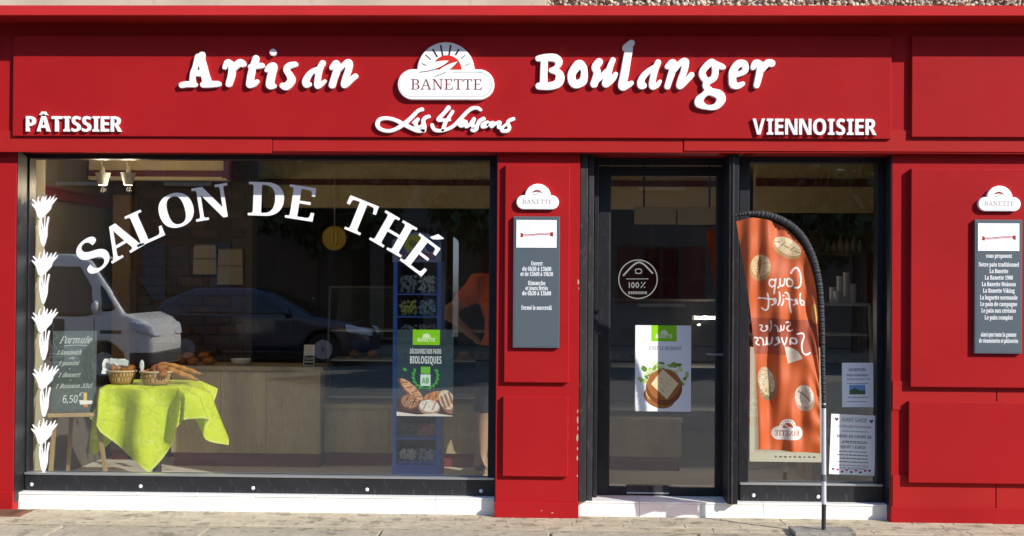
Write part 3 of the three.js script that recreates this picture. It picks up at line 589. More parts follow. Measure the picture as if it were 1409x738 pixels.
const loaf = (c, x, y, w, h, a, col, dark, cuts = 3) => {
  c.save(); c.translate(x, y); c.rotate(a); c.fillStyle = dark; c.beginPath(); c.ellipse(0, 0.06 * h, w / 2, h / 2, 0, 0, 7); c.fill(); c.fillStyle = col; c.beginPath(); c.ellipse(0, -0.06 * h, w / 2 * 0.92, h / 2 * 0.84, 0, 0, 7); c.fill();
  for (let i = 0; i < 60; i++) { const a = hash(i, 7, Math.round(x * 3)) * 6.28, r = Math.sqrt(hash(i, 8, Math.round(y * 3))) * 0.43; c.globalAlpha = 0.22; c.fillStyle = i % 3 ? dark : '#fff2d8'; c.beginPath(); c.ellipse(Math.cos(a) * r * w, Math.sin(a) * r * h - 0.06 * h, w * (0.02 + 0.07 * hash(i, 9, 3)), h * (0.02 + 0.06 * hash(i, 10, 3)), a, 0, 7); c.fill(); } c.globalAlpha = 1;
  c.strokeStyle = dark; c.lineWidth = h * 0.09; for (let i = 0; i < cuts; i++) { const t = (i + 0.5) / cuts - 0.5; c.beginPath(); c.moveTo(t * w * 0.8 - w * 0.06, h * 0.22); c.lineTo(t * w * 0.8 + w * 0.06, -h * 0.3); c.stroke(); }
  c.restore();
};
const flecks = (c, x, y, w, h, n, cols, s) => { for (let i = 0; i < n; i++) { const a = hash(i, 1, s) * 6.28, r = Math.sqrt(hash(i, 2, s)) / 2; c.fillStyle = cols[Math.floor(hash(i, 3, s) * cols.length)]; c.beginPath(); c.ellipse(x + w * r * Math.cos(a), y + h * r * Math.sin(a), 0.4 + 0.7 * hash(i, 4, s), 0.4, a, 0, 7); c.fill(); } };
const greenLogo = (c, x0, y0, x1, y1) => { c.fillStyle = '#8fd400'; c.fillRect(x0, y0, x1 - x0, y1 - y0); c.fillStyle = '#eaf7c8'; const m = (x0 + x1) / 2, w = x1 - x0, h = y1 - y0; c.beginPath(); c.arc(m, y0 + h * 0.55, w * 0.16, Math.PI, 0); c.fill(); c.fillStyle = '#f7fbe8'; fitText(c, 'BANETTE', x0 + w * 0.17, x1 - w * 0.17, y0 + h * 0.8, h * 0.24, 'sans-serif'); };
sheet('poster', 'dark teal poster of organic loaves reading BIOLOGIQUES inside the large window', 'poster', [546, 454, 623.5, 573], GZ - 0.008, c => {
  c.fillStyle = '#2a3d42'; c.fillRect(540, 450, 100, 130); greenLogo(c, 567.5, 453, 605, 475);
  c.fillStyle = '#f2f2ee'; fitText(c, 'DÉCOUVREZ NOS PAINS', 563.5, 607, 487, 6.6, 'sans-serif'); fitText(c, 'BIOLOGIQUES', 563.5, 607.5, 500.5, 10, 'sans-serif');
  c.strokeStyle = '#3f9a36'; c.lineWidth = 2.2; for (const s of [-1, 1]) { c.beginPath(); c.arc(585.5, 518, 16.5, Math.PI / 2, Math.PI / 2 + s * 2.2, s < 0); c.stroke(); for (let i = 0; i < 6; i++) { const a = Math.PI / 2 + s * (0.4 + i * 0.33); c.fillStyle = '#4db33d'; c.beginPath(); c.ellipse(585.5 + 17 * Math.cos(a), 518 + 17 * Math.sin(a), 3.2, 1.4, a + 0.8, 0, 7); c.fill(); } }
  c.fillStyle = '#79c832'; c.fillRect(579, 505, 13, 9.5); c.fillStyle = '#dfeee0'; c.fillRect(578.5, 515.5, 14, 16); c.fillStyle = '#3f9a36'; fitText(c, 'AB', 580.5, 590.5, 528, 8, 'sans-serif');
  c.fillStyle = '#4db33d'; c.beginPath(); c.ellipse(557, 509, 3, 2, 0.5, 0, 7); c.fill();
  c.fillStyle = '#3a1c10'; c.fillRect(540, 549, 100, 30);
  loaf(c, 566, 537, 46, 14, 0.75, '#e2b184', '#8a4a22', 4); loaf(c, 600, 546, 36, 15, -0.2, '#d08a48', '#7c3c18', 3); loaf(c, 564, 554, 26, 22, 0.2, '#b9814f', '#5d2c12', 2);
  loaf(c, 616, 552, 22, 34, -0.5, '#e6d2bc', '#9a6a44', 3); loaf(c, 591, 560, 30, 20, 0.1, '#eee6dc', '#b08c6a', 2); flecks(c, 564, 556, 18, 13, 40, ['#f0d7b0', '#7c4520'], 3);
  c.fillStyle = '#e9e0d2'; poly(c, [[546, 567], [575, 571], [600, 569], [624, 572], [624, 574], [546, 574]]); c.fill();
}, 9);
sheet('poster', 'white poster of a round loaf among salad leaves on the door glass', 'poster', [874, 448, 951, 566.5], -0.3225, c => {
  c.fillStyle = '#f1f4f4'; c.fillRect(860, 440, 100, 140); greenLogo(c, 896, 448, 931, 470);
  c.fillStyle = '#44504c'; fitText(c, "C'EST LE MOMENT", 893, 938, 482, 5, 'sans-serif', 'normal');
  for (let i = 0; i < 46; i++) { const a = Math.PI * (1.02 + 0.95 * hash(i, 1, 8)), r = 20 + 16 * hash(i, 2, 8), x = 914 + r * Math.cos(a) * 1.02, y = 531 + r * Math.sin(a) * 0.98; c.fillStyle = ['#7fa33a', '#a9c866', '#cfe09a', '#5f8a2c', '#e3ecc4'][i % 5]; c.beginPath(); c.ellipse(x, y, 3 + 3 * hash(i, 3, 8), 1.5 + 1.5 * hash(i, 4, 8), 6 * hash(i, 5, 8), 0, 7); c.fill(); }
  loaf(c, 908, 545, 44, 30, 0.3, '#e6c08c', '#9c6430', 1); loaf(c, 914, 531, 50, 48, 0, '#b97c44', '#7c451c', 0);
  c.fillStyle = '#a5642e'; c.beginPath(); c.ellipse(914, 530, 22, 21, 0, 0, 7); c.fill(); c.fillStyle = '#f0d9a8'; poly(c, [[912, 508], [934, 528], [918, 550], [896, 529]]); c.fill();
  flecks(c, 915, 529, 22, 22, 26, ['#c79a58', '#8a9a48', '#a56a30'], 12);
}, 9);
const lines = (c, x0, x1, y0, y1, n, col, s) => { c.strokeStyle = col; for (let i = 0; i < n; i++) { const y = lerp(y0, y1, i / Math.max(1, n - 1)); let x = x0 + (x1 - x0) * 0.12 * hash(i, 5, s); while (x < x1 - 2) { const w = 1.5 + 4 * hash(Math.round(x * 10), i, s); c.lineWidth = 1 + 0.5 * hash(i, 3, s); c.beginPath(); c.moveTo(x, y); c.lineTo(Math.min(x + w, x1), y); c.stroke(); x += w + 1; } } };
sheet('paper_notice', 'small printed notice with a blue house picture in the side window', 'notice', [1159, 499.5, 1202, 560.5], GZ + 0.0016, c => {
  c.fillStyle = '#e9eef4'; c.fillRect(1150, 490, 70, 80); c.fillStyle = '#3a3f5a'; fitText(c, 'OUVERTURE', 1168, 1192, 511, 4, 'sans-serif'); fitText(c, 'NOS HORAIRES', 1165, 1195, 518, 3, 'sans-serif');
  lines(c, 1164, 1197, 522, 528, 2, '#7a82a0', 4); c.fillStyle = '#6f9cd0'; c.fillRect(1169, 530, 22, 13); c.fillStyle = '#47603c'; poly(c, [[1169, 543], [1169, 538], [1177, 534], [1184, 538], [1191, 537], [1191, 543]]); c.fill(); lines(c, 1166, 1194, 547, 553, 2, '#8a90a8', 7);
}, 9, 0.01);
sheet('paper_notice', 'hand lettered notice edged with purple hearts in the side window', 'notice', [1142.5, 571, 1205, 654], GZ + 0.0016, c => {
  c.fillStyle = '#f2f3f2'; c.fillRect(1130, 560, 90, 110); c.fillStyle = '#2c4a46'; fitText(c, 'AVANT GARDE', 1157, 1192, 581, 5.5, 'sans-serif', 'normal');
  fitText(c, 'La Vaisselle Personnelle', 1152, 1198, 589, 3.6, 'sans-serif', 'normal'); lines(c, 1154, 1194, 594, 594, 1, '#7fb0a8', 2); fitText(c, 'MENU DE COUPE 26', 1151, 1199, 603, 4, 'sans-serif', 'bold');
  lines(c, 1156, 1194, 608, 610, 2, '#5c6f6c', 9); fitText(c, 'AJOUT 1 EUROS', 1157, 1192, 617.5, 4, 'sans-serif', 'bold'); lines(c, 1153, 1196, 622, 641, 5, '#53625f', 15); c.fillStyle = '#2a7a74'; fitText(c, 'VIVRE MAINTENANT !', 1156, 1196, 647, 4, 'sans-serif', 'normal');
  const heart = (x, y, s, col) => { c.fillStyle = col; c.beginPath(); c.moveTo(x, y + s); c.bezierCurveTo(x - 2 * s, y - s * 0.4, x - s * 0.6, y - s * 1.4, x, y - s * 0.3); c.bezierCurveTo(x + s * 0.6, y - s * 1.4, x + 2 * s, y - s * 0.4, x, y + s); c.fill(); };
  heart(1150, 578, 2.6, '#5e2a66'); heart(1198, 579, 2.6, '#5e2a66'); for (let i = 0; i < 9; i++) heart(1148 + i * 6.3, 650 - (i % 2) * 2.5 - (i === 0 || i === 8 ? 3 : 0), 1.9, i % 2 ? '#c22a58' : '#5a2350');
}, 9, -0.035);

// ------------------------------------------------------------ feather flag on the pavement
{
  const zF = 0.42, foot = P(1133.5, 728, zF), t = thing('feather_flag', 'orange feather flag of mirrored bakery print on a black sleeved pole', 'flag', [foot.x, 0, zF]);
  const top = new THREE.CatmullRomCurve3([V(1013, 305, 0), V(1034, 300, 0), V(1060, 304, 0), V(1086, 318, 0), V(1106, 343, 0), V(1119, 380, 0), V(1125, 425, 0), V(1127, 470, 0)]);
  const NX = 56, NY = 110, pos = [], uv = [], idx = [];
  const reg = [1000, 285, 1140, 635];
  for (let j = 0; j <= NY; j++) for (let i = 0; i <= NX; i++) {
    const u = i / NX, s = j / NY, a = top.getPoint(u), bx = lerp(1043, 1129, u), by = lerp(618, 624.5, u);
    let px = lerp(a.x, bx, s) + 8 * Math.sin(Math.PI * s) * (1 - u) * (1 - u), py = lerp(a.y, by, s);
    const p = P(px, py, zF);
    const w = 1 - Math.pow(u, 3), fx = (px - 1010) / 120, fan = 1 + 0.5 * (1 - s);
    p.z += w * (0.021 * Math.sin(6.283 * (fx * 2.6 * fan - 0.28 - 0.25 * s)) * (0.35 + 0.65 * s) + 0.008 * Math.sin(6.283 * (fx * 5.3 + 0.5 * s + 0.2)) + 0.016 * Math.sin(6.283 * (fx * 1.2 - s * 1.1)) * (1 - s)) + 0.004 * Math.sin(40 * s + 9 * fx);
    pos.push(p.x - foot.x, p.y, p.z - zF); uv.push((px - reg[0]) / 140, 1 - (py - reg[1]) / 350);
  }
  for (let j = 0; j < NY; j++) for (let i = 0; i < NX; i++) { const a = j * (NX + 1) + i, b = a + 1, c = a + NX + 1, d = c + 1; idx.push(a, c, b, b, c, d); }
  const g = new THREE.BufferGeometry(); g.setAttribute('position', new THREE.Float32BufferAttribute(pos, 3)); g.setAttribute('uv', new THREE.Float32BufferAttribute(uv, 2)); g.setIndex(idx); g.computeVertexNormals();
  const S = 5.8, print = canvasTex(Math.round(140 * S), Math.round(350 * S), c => {
    c.scale(S, S); c.translate(-reg[0], -reg[1]); c.fillStyle = '#cc5c20'; c.fillRect(reg[0], reg[1], 140, 350);
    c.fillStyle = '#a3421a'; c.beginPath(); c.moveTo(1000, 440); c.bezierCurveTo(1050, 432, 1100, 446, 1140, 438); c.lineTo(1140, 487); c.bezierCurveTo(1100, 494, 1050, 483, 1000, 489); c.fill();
    const weave = (n, s) => { for (let i = 0; i < n; i++) { c.fillStyle = hash(i, 1, s) > 0.5 ? 'rgba(235,130,60,.10)' : 'rgba(150,50,20,.10)'; c.fillRect(1000 + 140 * hash(i, 2, s), 285 + 350 * hash(i, 3, s), 2 + 10 * hash(i, 4, s), 0.8); } }; weave(900, 5);
    loaf(c, 1083.5, 340.5, 44, 25, 0.5, '#e8cfa4', '#b98d58', 0); c.strokeStyle = '#7d7440'; c.lineWidth = 1.3; for (const [x, y, a] of [[1070, 333, 0.1], [1078, 336, -0.6], [1083, 340, 0.5], [1091, 342, -0.7], [1098, 347, 0.3]]) { c.beginPath(); c.moveTo(x - 4 * Math.cos(a), y - 4 * Math.sin(a)); c.lineTo(x + 4 * Math.cos(a), y + 4 * Math.sin(a)); c.stroke(); }
    loaf(c, 1046, 367.5, 29, 35, 0.1, '#ddbb8c', '#b98a54', 0); c.fillStyle = '#a0703c'; c.beginPath(); c.ellipse(1045, 368, 2.6, 15, 0.12, 0, 7); c.fill(); flecks(c, 1048, 370, 22, 28, 50, ['#f3e3c2', '#b98a52', '#8f6634'], 21);
    loaf(c, 1055, 527, 25, 46, -0.2, '#c9b28c', '#8a7350', 0); flecks(c, 1055, 527, 22, 42, 190, ['#efe6d0', '#7c6a48', '#a9936a', '#dccdaa'], 22);
    loaf(c, 1107, 547, 27, 35, -0.15, '#e2d2bd', '#b49a80', 0); flecks(c, 1107, 547, 22, 30, 90, ['#f4ecdf', '#a58e72'], 23); c.strokeStyle = '#8f765a'; c.lineWidth = 1.6; c.beginPath(); c.moveTo(1098, 538); c.quadraticCurveTo(1110, 545, 1114, 552); c.stroke();
    c.fillStyle = '#d9cdb9'; c.beginPath(); c.moveTo(1079, 477); c.quadraticCurveTo(1098, 478, 1104, 494); c.lineTo(1085, 501); c.closePath(); c.fill();
    c.fillStyle = '#d9a44a'; c.beginPath(); c.ellipse(1121, 432, 4, 14, -0.1, 0, 7); c.fill();
    // the print is seen from its back: the words run from right to left
    c.save(); c.translate(2143, 0); c.scale(-1, 1); c.strokeStyle = '#f2ece4'; c.lineCap = c.lineJoin = 'round';
    const st = (w, ...pp) => { c.lineWidth = w; for (const p of pp) { c.beginPath(); c.moveTo(p[0], p[1]); for (let i = 2; i + 3 < p.length; i += 4) c.quadraticCurveTo(p[i], p[i + 1], p[i + 2], p[i + 3]); c.stroke(); } };
    // mirrored frame: x here = 2143 - x in the picture
    st(2.6, [1054, 376, 1046, 360, 1041, 378, 1038, 398, 1049, 396]);
    st(2.3, [1056, 384, 1050, 386, 1053, 394, 1060, 396, 1060, 388, 1060, 382, 1056, 384], [1063, 384, 1063, 396, 1070, 393, 1070, 388, 1070, 384, 1070, 396, 1073, 396], [1076, 384, 1077, 392, 1078, 404], [1077, 386, 1086, 382, 1085, 391, 1082, 397, 1078, 393]);
    st(2.2, [1041, 414, 1034, 413, 1036, 420, 1042, 421, 1042, 412, 1042, 406, 1041, 404], [1046, 418, 1051, 413, 1048, 412, 1044, 416, 1051, 420], [1062, 403, 1056, 402, 1056, 414, 1056, 424, 1054, 430], [1052, 413, 1056, 412, 1061, 411], [1065, 412, 1065, 418, 1068, 420], [1064.5, 407, 1065, 406.6, 1065.5, 407], [1071, 402, 1069, 414, 1073, 420], [1076, 417, 1081, 411, 1077, 411, 1073, 416, 1081, 420], [1087, 404, 1084, 414, 1086, 424, 1089, 430, 1094, 424], [1080, 412, 1088, 411, 1098, 410]);
    st(1.8, [1061, 444, 1054, 442, 1055, 448, 1062, 451, 1058, 455, 1054, 457, 1052, 454], [1064, 448, 1064, 456, 1068, 454, 1069, 450, 1069, 448, 1069, 456, 1071, 456], [1073, 456, 1073, 448, 1077, 448], [1082, 442, 1080, 450, 1083, 456], [1086, 453, 1090, 448, 1087, 448, 1084, 453, 1090, 456], [1097, 448, 1092, 447, 1094, 451, 1098, 454, 1092, 456]);
    st(2.4, [1046, 460, 1034, 456, 1037, 466, 1042, 474, 1039, 484, 1036, 491, 1028, 486]);
    st(2.2, [1054, 466, 1047, 464, 1047, 471, 1049, 476, 1055, 470, 1055, 465, 1055, 474, 1058, 475], [1060, 465, 1061, 472, 1064, 475, 1067, 470, 1068, 465], [1071, 471, 1077, 465, 1073, 464, 1069, 472, 1077, 475], [1080, 465, 1080, 476, 1086, 474, 1087, 468, 1087, 465, 1087, 475, 1089, 475], [1092, 475, 1091, 465, 1097, 465], [1104, 465, 1098, 464, 1100, 469, 1105, 473, 1098, 475], [1112, 458, 1110, 464, 1108, 470], [1106.6, 475, 1107, 474.6, 1107, 475]);
    c.fillStyle = '#ece4da'; c.beginPath(); c.arc(1059, 588, 11.5, Math.PI, 0); c.fill(); c.beginPath(); c.roundRect(1037.5, 587, 43, 18.5, 9); c.fill();
    c.fillStyle = '#b8562a'; c.beginPath(); c.arc(1059, 589, 7, Math.PI, 0); c.fill(); c.strokeStyle = '#ece4da'; c.lineWidth = 1.6; c.beginPath(); c.moveTo(1050, 590); c.quadraticCurveTo(1060, 589, 1064, 583); c.stroke(); c.strokeStyle = '#b8562a'; c.lineWidth = 0.7; for (let i = 1; i < 8; i++) { const a = Math.PI + i * Math.PI / 8; c.beginPath(); c.moveTo(1059 + 8 * Math.cos(a), 588 + 8 * Math.sin(a)); c.lineTo(1059 + 10.6 * Math.cos(a), 588 + 10.6 * Math.sin(a)); c.stroke(); }
    c.fillStyle = '#a04a26'; fitText(c, 'BANETTE', 1042, 1076, 600, 7.2, 'serif', 'bold');
    c.restore();
  });
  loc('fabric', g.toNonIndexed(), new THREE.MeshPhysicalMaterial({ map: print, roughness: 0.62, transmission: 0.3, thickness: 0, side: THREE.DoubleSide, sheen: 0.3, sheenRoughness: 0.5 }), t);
  // gathered black sleeve along the bent pole
  const line = [[1007, 297.5], [1030, 294], [1056, 296], [1082, 306], [1103, 324], [1118, 352], [1127, 388], [1131, 440], [1132.5, 500], [1134, 562]].map(([x, y]) => P(x, y, zF));
  const cv = new THREE.CatmullRomCurve3(line), N = 420, R = 12, sp = [], si = [];
  const fr = cv.computeFrenetFrames(N, false), up = V(0, 0, 1);
  for (let i = 0; i <= N; i++) {
    const q = i / N, c = cv.getPointAt(q), tg = cv.getTangentAt(q), nn = new THREE.Vector3().crossVectors(up, tg).normalize();
    let wdt = (q < 0.5 ? 0.02 * Math.min(1, 0.18 + q * 7) : lerp(0.02, 0.014, Math.min(1, (q - 0.5) / 0.3))), gat = 1 + 0.2 * Math.sin(i * 1.15 + 1.5 * Math.sin(i * 0.31)) + 0.07 * Math.sin(i * 0.47);
    for (let k = 0; k < R; k++) { const a = k / R * 6.2832, rx = wdt * (0.7 + 0.3 * gat), rz = 0.014 * gat; const p = c.clone().addScaledVector(nn, Math.cos(a) * rx).addScaledVector(up, Math.sin(a) * rz); sp.push(p.x - foot.x, p.y, p.z - zF); }
  }
  for (let i = 0; i < N; i++) for (let k = 0; k < R; k++) { const a = i * R + k, b = i * R + (k + 1) % R, c = a + R, d = b + R; si.push(a, b, c, b, d, c); }
  const sg = new THREE.BufferGeometry(); sg.setAttribute('position', new THREE.Float32BufferAttribute(sp, 3)); sg.setIndex(si); sg.computeVertexNormals();
  loc('pole_sleeve', uvm(sg.toNonIndexed()), std(0.022, 0.022, 0.024, 0.7), t);
  const pA = P(1134, 555, zF), pB = P(1134, 694, zF), l = p => V(p.x - foot.x, p.y, 0);
  loc('pole', rod(l(pB), l(pA), 0.014, 0.012, 16), std(0.72, 0.73, 0.75, 0.3, { metalness: 0.35 }), t);
  loc('joint_ring', rod(l(P(1134, 662, zF)), l(P(1134, 653, zF)), 0.018, 0.016, 16), std(0.12, 0.12, 0.13, 0.4), t);
  loc('spigot', rod(V(0, 0.012, 0), l(P(1134, 692, zF)), 0.0125, 0.0135, 14), std(0.02, 0.02, 0.022, 0.5), t);
  const bx = P(1090, 729, 0.42).x - foot.x, bX = P(1174, 731, 0.42).x - foot.x;
  loc('base_plate', box(bx, bX, 0.002, 0.026, -0.11, 0.085, 0.004).rotateY(0.03), std(0.42, 0.41, 0.4, 0.7, { map: stoneT }), t);
}
// rust red cover set in the paving by the red post
{
  const a = P(-60, 706, 0.02), q = P(44, 706, 0.02).x, z0 = 0.0, z1 = 0.19, t = thing('drain_cover', 'rust brown cover set in the paving beside the red post', 'cover', [(a.x + q) / 2, 0, 0.1]);
  loc('lid', box(-0.24, 0.24, -0.01, 0.007, -0.1, 0.1, 0.004), std(0.3, 0.13, 0.075, 0.9, { map: stoneT, bumpMap: stoneT, bumpScale: 0.006 }), t);
  for (let i = 0; i < 7; i++) loc('rib', box(-0.21, 0.21, 0.006, 0.012, -0.08 + i * 0.025, -0.068 + i * 0.025, 0.002), std(0.24, 0.1, 0.06, 0.9, { map: stoneT }), t);
}

// ------------------------------------------------------------ the shop's inside
const woodT = tex(512, 512, (u, v) => { const w = fbm(u, v * 0.25 + 0.02 * Math.sin(40 * u), 6, 3, 81), g = fbm((u * 9) % 1, (v * 0.5) % 1, 40, 3, 83), k = 0.62 + 0.26 * w + 0.16 * g; return [k, k * 0.95, k * 0.84]; }, true, 0.9);
M.wood = std(0.8, 0.69, 0.45, 0.55, { map: woodT });
M.woodTop = std(0.74, 0.68, 0.54, 0.45, { map: woodT });
M.tan = std(0.3, 0.19, 0.09, 0.6, { map: woodT });
M.pine = std(0.66, 0.5, 0.29, 0.55, { map: woodT });
const plasterT = tex(256, 256, (u, v) => { const n = fbm(u, v, 4, 6, 171); return [0.88 + 0.12 * n, 0.87 + 0.12 * n, 0.84 + 0.13 * n]; });
M.cream = std(0.66, 0.6, 0.46, 0.85, { map: plasterT });
M.beige = std(0.74, 0.6, 0.38, 0.8, { map: plasterT });
M.dark = std(0.19, 0.14, 0.095, 0.85, { map: plasterT });
M.taupe = std(0.15, 0.125, 0.1, 0.85, { map: plasterT });
const WL = -3.42, WR = 3.35, CEIL = 2.48, ZB = -5.6, BRZ = -2.45;
structure(put('floor', box(WL, WR, -0.2, 0.0, ZB, -0.3), std(0.85, 0.79, 0.68, 0.5, { map: tileT })));
structure(put('ceiling', box(WL, WR, CEIL, CEIL + 0.15, ZB, -0.34), M.beige));
structure(put('wall_left', box(WL - 0.15, WL, -0.2, CEIL + 0.15, ZB, -0.3), M.taupe));
structure(put('wall_right', box(WR, WR + 0.15, -0.2, CEIL + 0.15, ZB, -0.3), M.dark));
structure(put('wall_back', box(WL - 0.15, WR + 0.15, -0.2, CEIL + 0.15, ZB - 0.15, ZB), M.dark));
put('window_reveal', box(WL, X0 + 0.012, 0.1, FB, -0.43, -0.272), M.cream, bay1);
structure(put('added_bounce_lining', merge([box(WL, WR, FB + 0.002, CEIL, -0.375, -0.352), box(X1 - 0.01, X2 + 0.01, 0, FB, -0.375, -0.352), box(X3 - 0.01, WR, 0, FB, -0.375, -0.352)]), M.cream));  // unseen cream lining, added to bounce daylight back into the shop
put('inner_sill', box(WL, X1, 0.0, P(350, 657, -0.28).y, -0.33, -0.272), M.cream, bay1);
structure(put('added_sun_blocker', box(P(742, 400, 0).x, P(757, 400, 0).x, 0.001, CEIL - 0.001, -1.3, -0.376), M.cream));  // added out of sight behind the pillar, keeps door sun off the low counter
// brick wall on the left, every brick laid
{
  const x1 = P(346, 400, BRZ).x, wall = structure(put('brick_wall', box(WL + 0.002, x1, 0.002, CEIL - 0.002, BRZ - 0.2, BRZ - 0.012), std(0.06, 0.048, 0.036, 0.95)));
  const mats = [[0.085, 0.05, 0.032], [0.105, 0.062, 0.04], [0.07, 0.045, 0.032], [0.125, 0.08, 0.05]].map(c => std(...c, 0.9, { map: stoneT })), bl = 0.215, bh = 0.068;
  const full = uvm(new RoundedBoxGeometry(bl, bh, 0.03, 1, 0.004)), half = uvm(new RoundedBoxGeometry(bl / 2 - 0.005, bh, 0.03, 1, 0.004));
  let row = 0; for (let y = 0.86; y + bh < CEIL; y += bh + 0.012, row++) {
    let x = WL + 0.01; if (row % 2) { const m = put('brick', half, mats[Math.floor(rnd() * 4)], wall); m.position.set(x + bl / 4 - 0.0025, y + bh / 2, BRZ - 0.012 + rr(0, 0.004)); x += bl / 2 + 0.005; }
    for (; x + bl < x1 + 0.01; x += bl + 0.01) { const m = put('brick', full, mats[Math.floor(rnd() * 4)], wall); m.position.set(x + bl / 2, y + bh / 2, BRZ - 0.012 + rr(0, 0.004)); }
  }
}
const panelM = std(0.36, 0.3, 0.19, 0.8, { map: plasterT });
// ceiling bulkheads with dark red trim
{
  const add = (label, x0, x1, z, yT, yR0, yR1, yB) => {
    const t = thing('ceiling_bulkhead', label, 'bulkhead', [(x0 + x1) / 2, yB, z]);
    put('fascia_board', box(x0, x1, yB, CEIL, z - 0.12, z), M.beige, t);
    put('trim', box(x0, x1, yR0, yR1, z - 0.005, z + 0.025, 0.004), M.redWood, t);
    put('light_edge', box(x0, x1, yR0 - 0.014, yR0 - 0.001, z - 0.004, z + 0.014), M.beige, t);
  };
  const zA = -1.9, zC = -2.95;
  add('beige ceiling bulkhead with red trim above the tea table', WL + 0.02, P(312, 240, zA).x, zA, CEIL, P(180, 243, zA).y, P(180, 235, zA).y, P(180, 247.5, zA).y);
  add('beige ceiling bulkhead with red trim across the shop middle', P(346, 250, zC).x, P(1010, 250, zC).x, zC, CEIL, P(500, 255, zC).y, P(500, 247, zC).y, P(500, 286, zC).y);
  add('dark beige bulkhead with red trim behind the side window', P(1040, 250, -2.2).x, WR - 0.02, -2.2, CEIL, P(1130, 257, -2.2).y, P(1130, 246, -2.2).y, P(1130, 292, -2.2).y);
  const p = thing('ceiling_post', 'short dark red post under the ceiling between the bulkheads', 'post', P(311, 240, -1.85).toArray());
  const q = rect(307, 205, 315, 243, -1.85); put('post_body', box(q.x0, q.x1, q.y0, CEIL, -2.03, -1.85, 0.004), M.redWood, p);
  put('post_cap', box(q.x0 - 0.01, q.x1 + 0.01, q.y0 - 0.012, q.y0 + 0.004, -2.04, -1.84, 0.003), M.redWood, p);
  const a = P(316, 243, -2.03), b = P(346, 251, -2.95), bm = thing('ceiling_beam', 'sloping dark red beam running back between the bulkheads', 'beam', a.toArray());
  put('beam_body', bar(V(a.x, a.y, -2.03), V(b.x, b.y, -2.83), 0.05, 0.05), M.redWood, bm); put('beam_lip', bar(V(a.x, a.y + 0.04, -2.03), V(b.x, b.y + 0.04, -2.83), 0.07, 0.02), M.redWood, bm);
  const d = rect(873, 285, 990, 309, -2.6), s = thing('ceiling_panel', 'pair of pale beige panels hanging under the bulkhead behind the door', 'panel', [d.cx, d.y0, -2.6]);
  put('left_panel', box(d.x0, d.cx - 0.006, d.y0, d.y1, -2.63, -2.6, 0.003), panelM, s); put('right_panel', box(d.cx + 0.006, d.x1, d.y0, d.y1, -2.63, -2.6, 0.003), panelM, s);
  for (const x of [d.x0 + 0.08, d.x1 - 0.08]) put('hanger', box(x - 0.008, x + 0.008, d.y1 - 0.01, CEIL, -2.62, -2.61), M.black, s);
}
{ // rail on the left wall and a tall tan cupboard in the corner
  const r = thing('wall_rail', 'dark red rail running back along the left inner wall', 'rail', [WL + 0.03, 2.1, -1.4]);
  put('rail_body', box(WL, WL + 0.04, 2.05, 2.12, BRZ + 0.01, -0.5, 0.006), M.redWood, r); put('rail_lip', box(WL, WL + 0.055, 2.121, 2.14, BRZ + 0.01, -0.5, 0.004), M.redWood, r);
  const q = rect(152, 268, 177, 640, -2.25), c = thing('tall_cupboard', 'tall narrow tan wooden cupboard against the brick wall', 'cupboard', [q.cx, 0, -2.33]);
  put('carcass', box(q.x0, q.x1, 0.08, q.y1, -2.43, -2.27), M.tan, c); put('door_panel', box(q.x0 + 0.006, q.x1 - 0.006, 0.1, q.y1 - 0.01, -2.268, -2.25, 0.004), M.tan, c); put('plinth', box(q.x0 + 0.01, q.x1 - 0.01, 0, 0.079, -2.42, -2.28), M.redWood, c);
}
// wooden counters with red plinths
function counter(name, label, px0, px1, pyT, z, depth, seams, overhang = 0.02) {
  const a = P(px0, pyT, z), b = P(px1, pyT, z), t = thing(name, label, 'counter', [(a.x + b.x) / 2, 0, z]), h = a.y;
  put('carcass', box(a.x, b.x, 0.11, h - 0.035, z - depth, z - 0.019), M.wood, t);
  const xs = [a.x, ...seams.map(s => P(s, 560, z).x), b.x];
  for (let i = 0; i + 1 < xs.length; i++) { const g = box(xs[i] + 0.0015, xs[i + 1] - 0.0015, 0.11, h - 0.035, z - 0.018, z, 0.0015); uvm(g, 1, i * 0.37, i * 0.21); put('front_panel', g, M.wood, t); }
  put('worktop', box(a.x - overhang, b.x + overhang, h - 0.034, h, z - depth, z + overhang, 0.004), M.woodTop, t);
  put('plinth', box(a.x + 0.01, b.x - 0.01, 0.0, 0.109, z - depth + 0.02, z - 0.04), std(0.2, 0.015, 0.015, 0.6), t);
  return { t, h, x0: a.x, x1: b.x };
}
const C1 = counter('service_counter', 'grey oak counter with red plinth behind the green tea table', 236, 441, 503.5, -1.95, 0.48, [303, 366]);
const C2 = counter('low_counter', 'low oak counter under the glass cake case beside the candy rack', 446, 720, 556, -2.05, 0.7, [536, 628]);
const C3 = counter('till_counter', 'oak counter under the glass case behind the entrance door', 836, 938, 575, -2.0, 0.7, [], 0.01);
